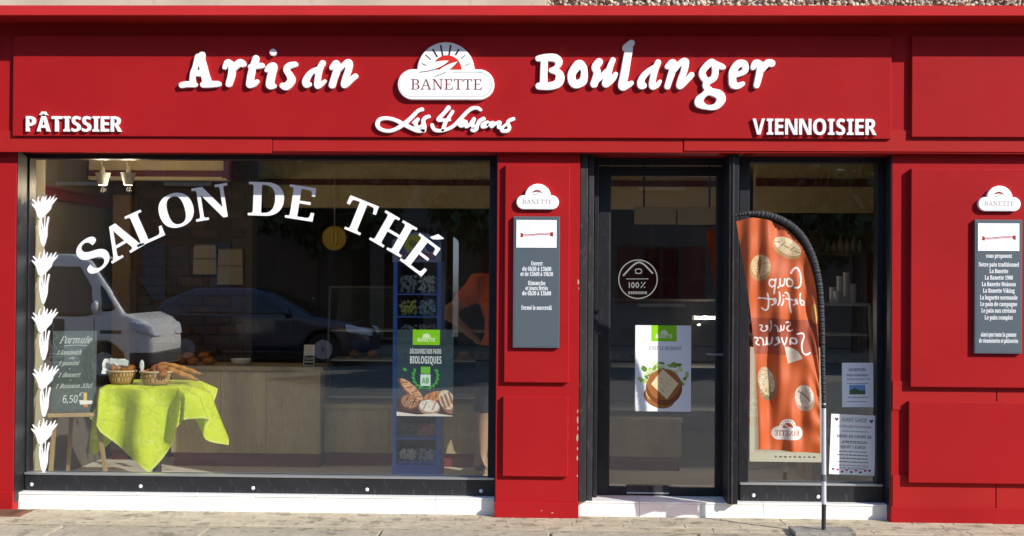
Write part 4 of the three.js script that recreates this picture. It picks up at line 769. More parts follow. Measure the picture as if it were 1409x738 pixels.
// glass cases
function vitrine(label, x0, x1, y0, y1, z, depth, shelves, slope = 0.12, metal = 0.06) {
  const t = thing('display_case', label, 'display case', [(x0 + x1) / 2, y0, z - depth / 2]);
  const m = std(metal, metal, metal * 0.98, 0.4);
  put('back_panel', box(x0, x1, y0, y1, z - depth, z - depth + 0.02), M.black, t);
  put('top_board', box(x0, x1, y1, y1 + 0.02, z - depth, z - slope, 0.003), m, t);
  for (const x of [x0, x1 - 0.018]) { put('end_post', bar(V(x + 0.009, y0, z - 0.012), V(x + 0.009, y1, z - slope - 0.012), 0.018, 0.018), m, t); }
  const fg = new THREE.PlaneGeometry(x1 - x0 - 0.05, Math.hypot(y1 - y0, slope) - 0.02); fg.rotateX(-Math.atan2(slope, y1 - y0)); fg.translate((x0 + x1) / 2, (y0 + y1) / 2, z - slope / 2 - 0.012); put('front_glass', fg, M.thin, t);
  shelves.forEach((f, i) => { const y = lerp(y0, y1, f); put('shelf', box(x0 + 0.02, x1 - 0.02, y, y + 0.012, z - depth + 0.03, z - slope * f - 0.05, 0.002), std(0.55, 0.55, 0.52, 0.3), t); });
  return t;
}
const v1 = rect(448, 398, 716, 555, -2.12);
vitrine('long glass cake case on the low oak counter', v1.x0, v1.x1, C2.h + 0.001, v1.y1, -2.12, 0.55, [0.04, 0.36, 0.62]);
const v2 = rect(838, 415, 990, 575, -2.05);
vitrine('glass pastry case standing behind the entrance door', v2.x0, v2.x0 + 1.0, C3.h + 0.001, v2.y1, -2.05, 0.5, [0.05, 0.42]);
{
  const q = rect(1118, 422, 1206, 660, -1.35), t = vitrine('tall glass counter case with sloping end behind the side window', q.x0, q.x1, 0.3, q.y1, -1.35, 0.6, [0.05, 0.45, 0.78], 0.16, 0.5);
  put('base_cabinet', box(q.x0, q.x1, 0, 0.299, -1.95, -1.36, 0.004), M.wood, t);
  for (const [px, h, z] of [[1146, 0.12, -1.62], [1156, 0.2, -1.66], [1165, 0.24, -1.7], [1174, 0.16, -1.64], [1152, 0.1, -1.56]]) {
    const p = P(px, 418, z), c = thing('cup_stack', 'stack of pale paper cups on top of the tall glass counter case', 'cups', [p.x, q.y1 + 0.0205, z], 'paper cups stacked on the glass counter case'), n = Math.round(h / 0.03);
    for (let i = 0; i < n; i++) loc('cup', new THREE.CylinderGeometry(0.027, 0.021, 0.034, 18).translate(0, 0.017 + i * 0.028, 0), std(0.7, 0.7, 0.72, 0.6), c);
  }
}
{ // lit strip lamp under the top of the case behind the door
  const a = P(954, 437.5, -1.98), b = P(986, 437.5, -1.98), t = thing('strip_lamp', 'lit white strip lamp along the pastry case behind the door', 'lamp', [(a.x + b.x) / 2, a.y, -1.98]);
  put('tube', rod(a, b, 0.013, 0.013, 14), new THREE.MeshStandardMaterial({ color: 0xffffff, emissive: lin(1, 0.86, 0.76), emissiveIntensity: 0.45 }), t);
  for (const p of [a, b]) put('end_cap', box(p.x - 0.012, p.x + 0.012, p.y - 0.018, p.y + 0.018, -1.998, -1.962, 0.003), M.alu, t);
  const l = new THREE.PointLight(lin(1, 0.84, 0.66), 0.4); l.name = 'tube_light'; l.position.set(0, 0, 0.03); l.castShadow = true; t.add(l);
}
// cakes and loaves on the case shelves
const crust = tex(256, 256, (u, v) => { const n = fbm(u, v, 7, 5, 91), m = fbm(u, v, 30, 3, 95); return [0.55 + 0.4 * n, 0.36 + 0.36 * n + 0.06 * m, 0.18 + 0.3 * n * n + 0.06 * m]; }, true, 4);
M.crust = std(0.85, 0.72, 0.6, 0.75, { map: crust, bumpMap: crust, bumpScale: 0.006 });
M.croissant = std(0.66, 0.44, 0.24, 0.6, { map: crust, bumpMap: crust, bumpScale: 0.005 });
function loafGeo(L, R, bend, ridges) {
  return nets((x, y, z) => { const t = x / L * 2, b = bend * t * t, r = R * Math.sqrt(Math.max(0.02, 1 - t * t)) * (1 + 0.1 * Math.sin(t * ridges)); return Math.hypot((y) * 1.25, z - b) - r; }, [-L / 2 - 0.01, -R * 1.2, -R * 1.4 - Math.abs(bend)], [L / 2 + 0.01, R * 1.2, R * 1.4 + Math.abs(bend)], Math.max(0.006, R / 6));
}
const baguette = loafGeo(0.3, 0.028, 0.01, 14), croissant = loafGeo(0.13, 0.034, 0.035, 12), roll = loafGeo(0.1, 0.042, 0, 5);
function bread(kind, geo, mat, x, y, z, ry, rz, label, group) { const m = loc(kind, geo, mat); m.position.set(x, y, z); m.rotation.set(0, ry, rz); return tag(m, label, kind === 'baguette' ? 'bread' : kind === 'croissant' ? 'croissant' : 'bread', group); }
for (let i = 0; i < 5; i++) bread('bread_roll', roll, M.croissant, C1.x0 + 0.05 + i * 0.055, C1.h + 0.034 + (i % 2) * 0.035, -2.1 + (i % 3) * 0.06, rr(0, 3), 0, 'golden roll heaped at the end of the oak counter', 'rolls heaped on the oak counter');
for (let i = 0; i < 7; i++) bread('cake_loaf', roll, M.croissant, lerp(v1.x0 + 0.12, v1.x1 - 0.15, (i + rr(-0.2, 0.2)) / 7 + 0.05), lerp(C2.h, v1.y1, 0.36) + 0.046, -2.4 + rr(-0.05, 0.08), rr(0, 3), 0, 'small golden cake on the middle shelf of the long glass case', 'cakes in the long glass case');

// ------------------------------------------------------------ tea table display
const TZ = -0.82;
{
  const c = P(211, 533, TZ), w = 0.25, h = P(214, 531.5, TZ + w).y, t = thing('small_table', 'small square wooden table under the lime green cloth', 'table', [c.x, 0, TZ]);
  loc('tabletop', box(-w, w, h - 0.03, h - 0.002, -w, w, 0.004), M.pine, t);
  loc('pedestal', rod(V(0.03, 0.03, 0), V(0.03, h - 0.03, 0), 0.032, 0.028, 18), std(0.03, 0.03, 0.03, 0.5), t); loc('foot_plate', new THREE.CylinderGeometry(0.2, 0.21, 0.03, 32).translate(0.03, 0.015, 0), std(0.03, 0.03, 0.03, 0.5), t);
  // cloth: laid cornerwise, hanging by its corners
  const L = 0.54, N = 120, pos = [], uv = [], idx = [], rot = 0.70;
  for (let j = 0; j <= N; j++) for (let i = 0; i <= N; i++) {
    const a = (i / N * 2 - 1) * L, b = (j / N * 2 - 1) * L, x = a * Math.cos(rot) - b * Math.sin(rot) + 0.005, z = a * Math.sin(rot) + b * Math.cos(rot) + 0.075;
    const qx = Math.max(-w, Math.min(w, x)), qz = Math.max(-w, Math.min(w, z)), dx = x - qx, dz = z - qz, d = Math.hypot(dx, dz);
    let X = x, Y = h + 0.003, Z = z;
    if (d > 1e-6) {
      const nx = dx / d, nz = dz / d, along = Math.abs(nx) > Math.abs(nz) ? z : x, side = nx > 0.5 ? 0.42 : nx < -0.5 ? 0.12 : 0.10;
      const fold = 0.085 * Math.min(1, d / 0.15) * Math.sin(along * 19 + (nz > 0 ? 1.2 : 0) + nx * 2) * (1 - 0.3 * d);
      const out = side * d + 0.012 + (d > 0.02 ? fold * 0.6 + 0.02 : 0), k = Math.min(out, d * 0.9);
      X = qx + nx * k; Z = qz + nz * k; Y = h + 0.003 - Math.sqrt(Math.max(0, d * d - k * k));
      if (Math.abs(nz) > 0.5) X += 0.03 * d * Math.sin(d * 14);
    }
    pos.push(X, Y, Z); uv.push(i / N, j / N);
  }
  for (let j = 0; j < N; j++) for (let i = 0; i < N; i++) { const a = j * (N + 1) + i, b = a + 1, c2 = a + N + 1, d = c2 + 1; idx.push(a, c2, b, b, c2, d); }
  const g = new THREE.BufferGeometry(); g.setAttribute('position', new THREE.Float32BufferAttribute(pos, 3)); g.setAttribute('uv', new THREE.Float32BufferAttribute(uv, 2)); g.setIndex(idx); g.computeVertexNormals();
  const lace = canvasTex(1400, 1400, (x, W2, H2) => {
    x.fillStyle = '#e2ef10'; x.fillRect(0, 0, W2, H2);
    for (let i = 0; i < 350; i++) { x.fillStyle = i % 2 ? 'rgba(200,222,30,.35)' : 'rgba(228,245,60,.3)'; x.fillRect(0, i * 4, W2, 1.5); x.fillRect(i * 4, 0, 1.5, H2); }
    for (let i = 0; i < 900; i++) {   // woven leaf and tendril motif
      const px = W2 * hash(i, 1, 60), py = H2 * hash(i, 2, 60), a = 6.28 * hash(i, 3, 60), s = 9 + 15 * hash(i, 4, 60);
      x.save(); x.translate(px, py); x.rotate(a); x.strokeStyle = i % 3 ? '#bccd24' : '#eef792'; x.lineWidth = 3; x.beginPath(); x.ellipse(0, 0, s, s * 0.38, 0, 0, 7); x.stroke(); x.beginPath(); x.moveTo(-s, 0); x.quadraticCurveTo(-s * 1.6, s * 0.9, -s * 2.2, s * 0.2); x.stroke(); x.restore();
    }
    x.strokeStyle = '#e6f46a'; x.lineWidth = 16; x.strokeRect(8, 8, W2 - 16, H2 - 16);
  });
  const cl = loc('tablecloth', g.toNonIndexed(), new THREE.MeshPhysicalMaterial({ map: lace, roughness: 0.7, transmission: 0.2, thickness: 0, side: THREE.DoubleSide })); cl.position.set(c.x, 0, TZ);
  tag(cl, 'lime green lace cloth draped cornerwise over the small table', 'tablecloth');
  // bread baskets
  const wick = tex(256, 64, (u, v) => { const r = Math.floor(v * 8), k = 0.5 + 0.5 * Math.sin(u * 160 + (r % 2) * Math.PI); const e = Math.abs(v * 8 - r - 0.5); return [0.62 + 0.3 * k - 0.2 * e, 0.5 + 0.27 * k - 0.2 * e, 0.32 + 0.22 * k - 0.16 * e]; });
  M.wicker = std(1, 0.95, 0.8, 0.75, { map: wick, bumpMap: wick, bumpScale: 0.006, side: THREE.DoubleSide });
  const basket = (px, wpx, z, label) => {
    const q = P(px, 534, z), R = wpx / 2 * 1.0 * P(px, 520, z).distanceTo(P(px + 1, 520, z)), b = thing('bread_basket', label, 'basket', [q.x, h + 0.006, z]);
    loc('bowl', new THREE.LatheGeometry([[0.001, 0], [R * 0.74, 0], [R * 0.82, 0.012], [R * 0.93, 0.05], [R, 0.085], [R * 0.95, 0.085], [R * 0.86, 0.045], [R * 0.72, 0.012], [0.001, 0.012]].map(p => new THREE.Vector2(...p)), 40).scale(1, 1, 0.78), M.wicker, b);
    const rim = Array.from({ length: 36 }, (_, i) => V(R * Math.cos(i * Math.PI / 18), 0.087, 0.78 * R * Math.sin(i * Math.PI / 18))); loc('rim', tube(rim, 0.008, 90, 8, true), std(0.66, 0.5, 0.3, 0.7), b);
    return { x: q.x, y: h + 0.006, z, R };
  };
  const b1 = basket(167, 38, -0.66, 'round wicker basket of croissants with a white paper napkin'), b2 = basket(214, 42, -0.62, 'wider wicker basket of rolls beside a leaning baguette');
  for (let i = 0; i < 8; i++) bread('croissant', croissant, M.croissant, b1.x + rr(-0.05, 0.06), b1.y + 0.075 + i * 0.006, b1.z + rr(-0.045, 0.045), rr(0, 6), rr(-0.3, 0.3), 'golden croissant piled in the basket with the napkin', 'croissants piled in the napkin basket');
  for (let i = 0; i < 8; i++) bread('bread_roll', roll, i % 3 ? M.croissant : M.crust, b2.x + rr(-0.06, 0.06), b2.y + 0.072 + i * 0.006, b2.z + rr(-0.05, 0.05), rr(0, 6), rr(-0.3, 0.3), 'brown roll piled in the wider wicker basket', 'rolls in the wider basket');
  bread('baguette', baguette, M.crust, b2.x + 0.13, b2.y + 0.075, b2.z - 0.08, 0.15, -0.36, 'pale baguette leaning over the edge of the wider basket');
  bread('baguette', baguette, M.crust, b2.x + 0.12, b2.y + 0.1, b2.z - 0.17, 0.05, -0.26, 'baguette lying behind the leaning one on the green cloth');
  const nap = thing('paper_napkin', 'crumpled white paper napkin standing in the croissant basket', 'napkin', [b1.x - 0.05, b1.y + 0.06, b1.z + 0.02]);
  const ng = new THREE.PlaneGeometry(0.15, 0.1, 14, 10), np = ng.attributes.position; for (let i = 0; i < np.count; i++) np.setXYZ(i, np.getX(i), np.getY(i) + 0.06, 0.02 * Math.sin(np.getX(i) * 50 + np.getY(i) * 30) + 0.012 * Math.sin(np.getY(i) * 90));
  ng.computeVertexNormals(); loc('paper', ng, std(0.8, 0.82, 0.8, 0.9, { side: THREE.DoubleSide }), nap); loc('fold', box(-0.03, 0.1, 0.075, 0.115, 0.02, 0.026, 0.002).rotateZ(-0.1), std(0.75, 0.82, 0.78, 0.9), nap);
  const pk = thing('price_pick', 'white price pick standing between the two baskets', 'price tag', [P(193, 534, -0.6).x, h + 0.006, -0.6]);
  loc('stem', rod(V(0, 0, 0), V(0.008, 0.13, 0), 0.003), M.white, pk); loc('paddle', new THREE.SphereGeometry(0.02, 14, 10).scale(0.8, 2.0, 0.25).translate(0.008, 0.13, 0), M.white, pk);
}
// chalkboard on its easel
{
  const z = -0.52, yaw = 0.3, base = P(101, 570, z), t = thing('chalkboard_easel', 'menu chalkboard on a pale pine easel beside the tulip stickers', 'easel', [base.x, 0, z]);
  const wB = 0.285, hB = 0.555, y0 = base.y + 0.01;
  const tx = canvasTex(512, 1000, (c, w, h) => {
    c.fillStyle = '#555f5b'; c.fillRect(0, 0, w, h);
    for (let i = 0; i < 240; i++) { c.strokeStyle = `rgba(190,205,198,${0.015 + 0.035 * hash(i, 1, 50)})`; c.lineWidth = 6 + 30 * hash(i, 2, 50); const x = w * hash(i, 3, 50), y = h * hash(i, 4, 50), a = 6.3 * hash(i, 5, 50); c.beginPath(); c.moveTo(x, y); c.lineTo(x + 150 * Math.cos(a), y + 150 * Math.sin(a)); c.stroke(); }
    c.fillStyle = '#dfe6e0'; const T = (s, x0, x1, y, k) => fitText(c, s, x0, x1, y, k, 'serif', 'italic', -0.25);
    T('Formule', 70, 440, 150, 84); c.strokeStyle = '#dfe6e0'; c.lineWidth = 5; c.beginPath(); c.moveTo(130, 185); c.quadraticCurveTo(260, 165, 400, 180); c.stroke();
    T('1 Sandwich', 40, 330, 290, 54); T('ou', 190, 250, 345, 30); T('1 panini', 60, 300, 420, 50); T('+', 180, 210, 480, 34); T('1 dessert', 60, 320, 565, 54); T('+', 190, 220, 620, 34); T('1 Boisson 33cl', 30, 460, 700, 52);
    fitText(c, '6,50', 120, 300, 880, 92, 'sans-serif', 'normal', -0.1); T('€', 305, 345, 800, 44);
    c.fillStyle = '#e6c86a'; c.fillRect(370, 760, 40, 160); c.fillStyle = '#f2f0ea'; poly(c, [[320, 850], [480, 860], [480, 900], [330, 905]]); c.fill(); c.fillStyle = '#d88a3a'; c.fillRect(375, 905, 46, 30);
  });
  const R = g => { g.rotateX(-0.13); g.translate(0, y0, 0.02); g.rotateY(yaw); return g; };
  loc('board', R(box(-wB / 2, wB / 2, 0, hB, -0.012, 0)), std(0.07, 0.09, 0.08, 0.85), t);
  loc('writing', R(new THREE.PlaneGeometry(wB - 0.004, hB - 0.004).translate(0, hB / 2, 0.0012)), new THREE.MeshStandardMaterial({ map: tx, roughness: 0.9 }), t);
  loc('ledge', R(box(-wB / 2 - 0.02, wB / 2 + 0.02, -0.03, -0.002, -0.015, 0.045, 0.003)), M.pine, t);
  const ry = v => v.applyAxisAngle(V(0, 1, 0), yaw);
  for (const [a, b] of [[-0.115, -0.15], [0.115, 0.235]]) loc('leg', bar(ry(V(b, 0, 0.05)), ry(V(a * 0.9, y0 + 0.3, -0.06)), 0.026, 0.02), M.pine, t);
  loc('leg', bar(ry(V(-0.06, 0, -0.34)), ry(V(0, y0 + 0.3, -0.03)), 0.024, 0.02), M.pine, t);
}
// blue candy rack
{
  const z = -0.95, q = rect(540, 360, 606.5, 700, z), t = thing('candy_rack', 'tall blue metal candy rack with clear sweet bins behind the teal poster', 'rack', [q.cx, 0, z]), blue = std(0.07, 0.2, 0.68, 0.4), d = 0.28;
  for (const x of [q.x0, q.x1 - 0.03]) put('upright', box(x, x + 0.03, 0.02, q.y1, z - d, z, 0.004), blue, t);
  put('base', box(q.x0 - 0.005, q.x1 + 0.005, 0.0, P(573, 640, z).y, z - d, z + 0.01, 0.006), blue, t);
  put('back', box(q.x0 + 0.03, q.x1 - 0.03, 0.1, q.y1, z - d, z - d + 0.01), std(0.03, 0.035, 0.05, 0.6), t);
  const hd = rect(540, 321, 607, 361, z);
  const ht = canvasTex(540, 310, (c, w, h) => { c.fillStyle = '#8fa6d8'; c.fillRect(0, 0, w, h); c.fillStyle = '#3a56a8'; for (const [x, y, r] of [[90, 150, 70], [440, 140, 80]]) { c.beginPath(); c.arc(x, y, r, 0, 7); c.fill(); } c.fillStyle = '#c8d23a'; c.beginPath(); c.ellipse(240, 110, 120, 80, -0.3, 0, 7); c.fill(); c.fillStyle = '#8f9a20'; c.beginPath(); c.ellipse(230, 120, 60, 36, 0.4, 0, 7); c.fill(); c.strokeStyle = '#f0f0f4'; c.lineWidth = 12; c.beginPath(); c.arc(420, 150, 60, 0.5, 3); c.stroke(); c.fillStyle = '#a83040'; fitText(c, 'BONBONS', 60, 480, 275, 70, 'sans-serif'); });
  const hs = new THREE.Shape(); hs.moveTo(hd.x0, hd.y0); hs.lineTo(hd.x1, hd.y0); hs.lineTo(hd.x1, hd.y1 - 0.06); hs.quadraticCurveTo(hd.cx + 0.06, hd.y1 + 0.03, hd.cx - 0.06, hd.y1); hs.lineTo(hd.x0, hd.y1 - 0.05);
  put('header_sign', solid([hs], z - 0.02, z, 0.002), blue, t); printed('header_print', hs, z + 0.002, [540, 319, 607, 362], ht, t);
  const rows = [[372, 404, [[0.35, 0.36, 0.4], [0.62, 0.62, 0.66]]], [408, 435, [[0.6, 0.66, 0.16], [0.28, 0.42, 0.6]]], [442, 470, [[0.3, 0.3, 0.32], [0.2, 0.22, 0.25]]], [476, 508, [[0.5, 0.3, 0.3], [0.5, 0.5, 0.3]]], [514, 546, [[0.3, 0.4, 0.3], [0.5, 0.3, 0.2]]], [580, 603, [[0.03, 0.03, 0.035], [0.5, 0.03, 0.04]]], [616, 636, [[0.5, 0.5, 0.4], [0.4, 0.42, 0.45]]]];
  for (const [ya, yb, cols] of rows) {
    const r = rect(546, ya, 601, yb, z), shelf = put('shelf', box(r.x0, r.x1, r.y0 - 0.012, r.y0 - 0.001, z - d + 0.012, z - 0.004, 0.002), blue, t);
    put('bin_front', box(r.x0 + 0.002, r.x1 - 0.002, r.y0, r.y0 + r.h * 0.86, z - 0.012, z - 0.008), M.thin, shelf);
    cols.forEach((c, k) => {
      const x0 = lerp(r.x0 + 0.006, r.x1 - 0.006, k / 2), w = (r.w - 0.012) / 2, list = [];
      for (let i = 0; i < 70; i++) { const g = new THREE.BoxGeometry(rr(0.008, 0.02), rr(0.006, 0.012), rr(0.008, 0.024)); g.rotateX(rr(0, 3)); g.rotateZ(rr(0, 3)); g.translate(x0 + rr(0.012, w - 0.012), r.y0 + 0.008 + r.h * 0.72 * rnd(), z - 0.03 - rr(0, 0.05)); list.push(g); }
      stuff(put('sweets', merge(list), std(Math.min(0.85, c[0] * 1.7), Math.min(0.85, c[1] * 1.7), Math.min(0.85, c[2] * 1.7), 0.5), shelf));
    });
    put('divider', box((r.x0 + r.x1) / 2 - 0.002, (r.x0 + r.x1) / 2 + 0.002, r.y0, r.y0 + r.h * 0.84, z - 0.2, z - 0.013), M.thin, shelf);
  }
}
// small things on the counters and the walls
{
  const b = P(331, 503, -2.1), t = thing('white_bowl', 'shallow white bowl standing on the oak counter', 'bowl', [b.x, C1.h, -2.1]);
  loc('bowl_body', new THREE.LatheGeometry([[0.001, 0], [0.04, 0], [0.07, 0.02], [0.082, 0.05], [0.078, 0.05], [0.06, 0.022], [0.001, 0.01]].map(p => new THREE.Vector2(...p)), 32), M.white, t); loc('foot_ring', new THREE.TorusGeometry(0.038, 0.004, 8, 24).rotateX(Math.PI / 2).translate(0, 0.004, 0), M.white, t);
  const c = P(425, 502, -2.02), k = thing('card_stand', 'clear card stand with a printed card at the oak counter end', 'card stand', [c.x, C1.h, -2.02]);
  loc('stand', box(-0.045, 0.045, 0, 0.006, -0.035, 0.035, 0.002), M.thin, k);
  loc('card', new THREE.PlaneGeometry(0.085, 0.165).rotateX(-0.12).translate(0, 0.088, 0), new THREE.MeshStandardMaterial({ side: THREE.DoubleSide, roughness: 0.6, map: canvasTex(170, 330, (x, w, h) => { x.fillStyle = '#d9d9dc'; x.fillRect(0, 0, w, h); x.fillStyle = '#2c2c30'; x.fillRect(10, 170, 150, 150); x.fillStyle = '#e8e8ea'; fitText(x, 'Carte', 20, 150, 240, 50, 'serif', 'italic'); lines(x, 15, 155, 20, 150, 7, '#777', 3); x.fillRect(20, 265, 130, 12); }) }), k);
  for (const [a, y0, w, y1] of [[265, 335, 33, 378], [298.5, 341, 36, 392]]) {
    const q = rect(a, y0, a + w, y1, BRZ + 0.03), n = 18, pp = [[q.x0, q.y0]]; pp.push([q.x1, q.y0]); for (let i = n; i >= 0; i--) pp.push([lerp(q.x0 + 0.01, q.x1 - 0.01, i / n), q.y1 - (i % 2) * 0.022]);
    const t2 = thing('paper_bag', a < 280 ? 'cream paper bread bag with crimped top hung on the brick wall' : 'longer cream bread bag hung on the brick wall by the first', 'bag', [q.cx, q.y0, BRZ + 0.01]);
    put('bag', solid([new THREE.Shape(pp.map(p => new THREE.Vector2(...p)))], BRZ + 0.012, BRZ + 0.034, 0.006), std(0.3, 0.27, 0.2, 0.85, { map: plasterT }), t2);
    put('band', box(q.x0 - 0.002, q.x1 + 0.002, q.cy - 0.004, q.cy + 0.006, BRZ + 0.012, BRZ + 0.0365), std(0.1, 0.08, 0.06, 0.8), t2);
  }
  for (const [px, lab] of [[141, 'white bucket shaded pendant lamp beside the cupboard end'], [176, 'white bucket shaded pendant lamp beside the brick wall end']]) {
    const z = -0.85, a = P(px, 255, z), t2 = thing('pendant_lamp', lab, 'lamp', [a.x, a.y, z], 'bucket shaded pendant lamps over the tea table');
    loc('shade', new THREE.LatheGeometry([[0.03, 0], [0.052, 0.085], [0.05, 0.085], [0.028, 0.002]].map(p => new THREE.Vector2(...p)), 28), std(0.55, 0.54, 0.48, 0.6, { side: THREE.DoubleSide }), t2);
    loc('holder', new THREE.CylinderGeometry(0.012, 0.018, 0.05, 16).translate(0, 0.105, 0), M.white, t2); loc('cord', tube([V(0, 0.12, 0), V(-0.012, 0.17, 0), V(-0.02, CEIL - a.y, 0)], 0.004, 16, 6), M.white, t2); loc('ceiling_rose', new THREE.CylinderGeometry(0.03, 0.03, 0.012, 20).translate(-0.02, CEIL - a.y - 0.006, 0), M.white, t2); loc('rim', new THREE.TorusGeometry(0.051, 0.003, 6, 28).rotateX(Math.PI / 2).translate(0, 0.085, 0), std(0.5, 0.5, 0.46, 0.6), t2);
    loc('bulb', new THREE.SphereGeometry(0.02, 16, 12).translate(0, 0.02, 0), new THREE.MeshStandardMaterial({ color: 0xffffff, emissive: lin(1, 0.78, 0.5), emissiveIntensity: 0.7 }), t2);
    const pl = new THREE.PointLight(lin(1, 0.8, 0.55), 0.42); pl.name = 'bulb_light'; pl.position.set(0, -0.03, 0); pl.castShadow = true; t2.add(pl);
  }
  const y = P(460, 328, -2.9), s = thing('round_sign', 'round golden yellow sign hanging at the back of the shop', 'sign', [y.x, y.y, -2.9]);
  loc('disc', new THREE.CylinderGeometry(0.1, 0.1, 0.015, 40).rotateX(Math.PI / 2), std(0.55, 0.36, 0.03, 0.5), s); loc('border', new THREE.TorusGeometry(0.1, 0.008, 8, 40), std(0.4, 0.26, 0.03, 0.4), s); loc('ear_of_wheat', merge(Array.from({ length: 10 }, (_, i) => new THREE.SphereGeometry(0.016, 8, 6).scale(0.6, 1.5, 0.5).rotateZ(i % 2 ? 0.5 : -0.5).translate((i % 2 ? -1 : 1) * 0.018, -0.04 + i * 0.012, 0.012))), std(0.7, 0.55, 0.12, 0.5), s);
  loc('chain', rod(V(0, 0.1, 0), V(0, CEIL - y.y, 0), 0.003), M.alu, s);
}
sheet('framed_board', 'cream framed board standing in the side window behind the flag', 'board', [1032, 478, 1131, 636], GZ - 0.03, (c, x0, y0, x1, y1) => {
  c.fillStyle = '#d8cfb4'; c.fillRect(x0, y0, x1 - x0, y1 - y0); c.fillStyle = '#efe8d2'; c.fillRect(x0, y0, 6, 170); c.fillStyle = '#e9e0c6'; c.fillRect(x0, 623, 110, 14); c.fillStyle = '#b8a888'; c.fillRect(x0 + 8, y0 + 6, 80, 136); c.fillStyle = '#5a4a38'; for (let i = 0; i < 9; i++) { c.beginPath(); c.ellipse(1068 + i * 6.6, 629, 1.6 + (i % 3) * 0.4, 1.1, 0, 0, 7); c.fill(); }
}, 6, 0, 0.012);
{ // shelf of bottles at the back right
  const z = -3.4, q = rect(1122, 348, 1200, 470, z), t = thing('wall_shelf', 'dark wall shelf of upright bottles behind the side window', 'shelf', [q.cx, q.y0, z]);
  put('frame', merge([box(q.x0, q.x0 + 0.03, 0.0, q.y1 + 0.2, z - 0.25, z), box(q.x1 - 0.03, q.x1, 0.0, q.y1 + 0.2, z - 0.25, z), box(q.x0 + 0.03, q.x1 - 0.03, q.y0, q.y0 + 0.02, z - 0.25, z), box(q.x0 + 0.03, q.x1 - 0.03, q.y1 - 0.02, q.y1, z - 0.25, z)]), M.tan, t);
  for (let i = 0; i < 7; i++) { const h = rr(0.1, 0.2), b = loc('bottle', new THREE.LatheGeometry([[0.001, 0], [0.03, 0], [0.03, h * 0.6], [0.012, h * 0.78], [0.012, h], [0.001, h]].map(p => new THREE.Vector2(...p)), 18), std(rr(0.3, 0.6), rr(0.3, 0.55), rr(0.3, 0.6), 0.25)); b.position.set(q.x0 + 0.07 + i * 0.058, q.y1 + 0.001, z - 0.1); tag(b, 'small pale bottle on the upper dark wall shelf', 'bottle', 'bottles on the dark wall shelf'); }
  const f = rect(895, 305, 945, 470, -4.4), w = thing('bread_shelf', 'warm brown wooden bread shelf on the back wall behind the door', 'shelf', [f.cx, 0, -4.4]);
  put('back_board', box(f.x0, f.x1 + 0.3, 0, f.y1, -4.8, -4.78), M.tan, w); for (const x of [f.x0, f.x1 + 0.27]) put('side_board', box(x, x + 0.03, 0, f.y1, -4.78, -4.4), M.tan, w);
  for (let i = 0; i < 4; i++) { const y = 0.5 + i * 0.33; put('shelf_board', box(f.x0 + 0.03, f.x1 + 0.27, y, y + 0.02, -4.78, -4.42), M.tan, w); }
  for (let i = 0; i < 9; i++) bread('baguette', baguette, M.crust, f.x0 + 0.09 + i * 0.05, 0.5 + 0.33 + 0.29, -4.6, 0, 1.45, 'baguette standing on the warm brown bread shelf', 'baguettes standing on the bread shelf');
}

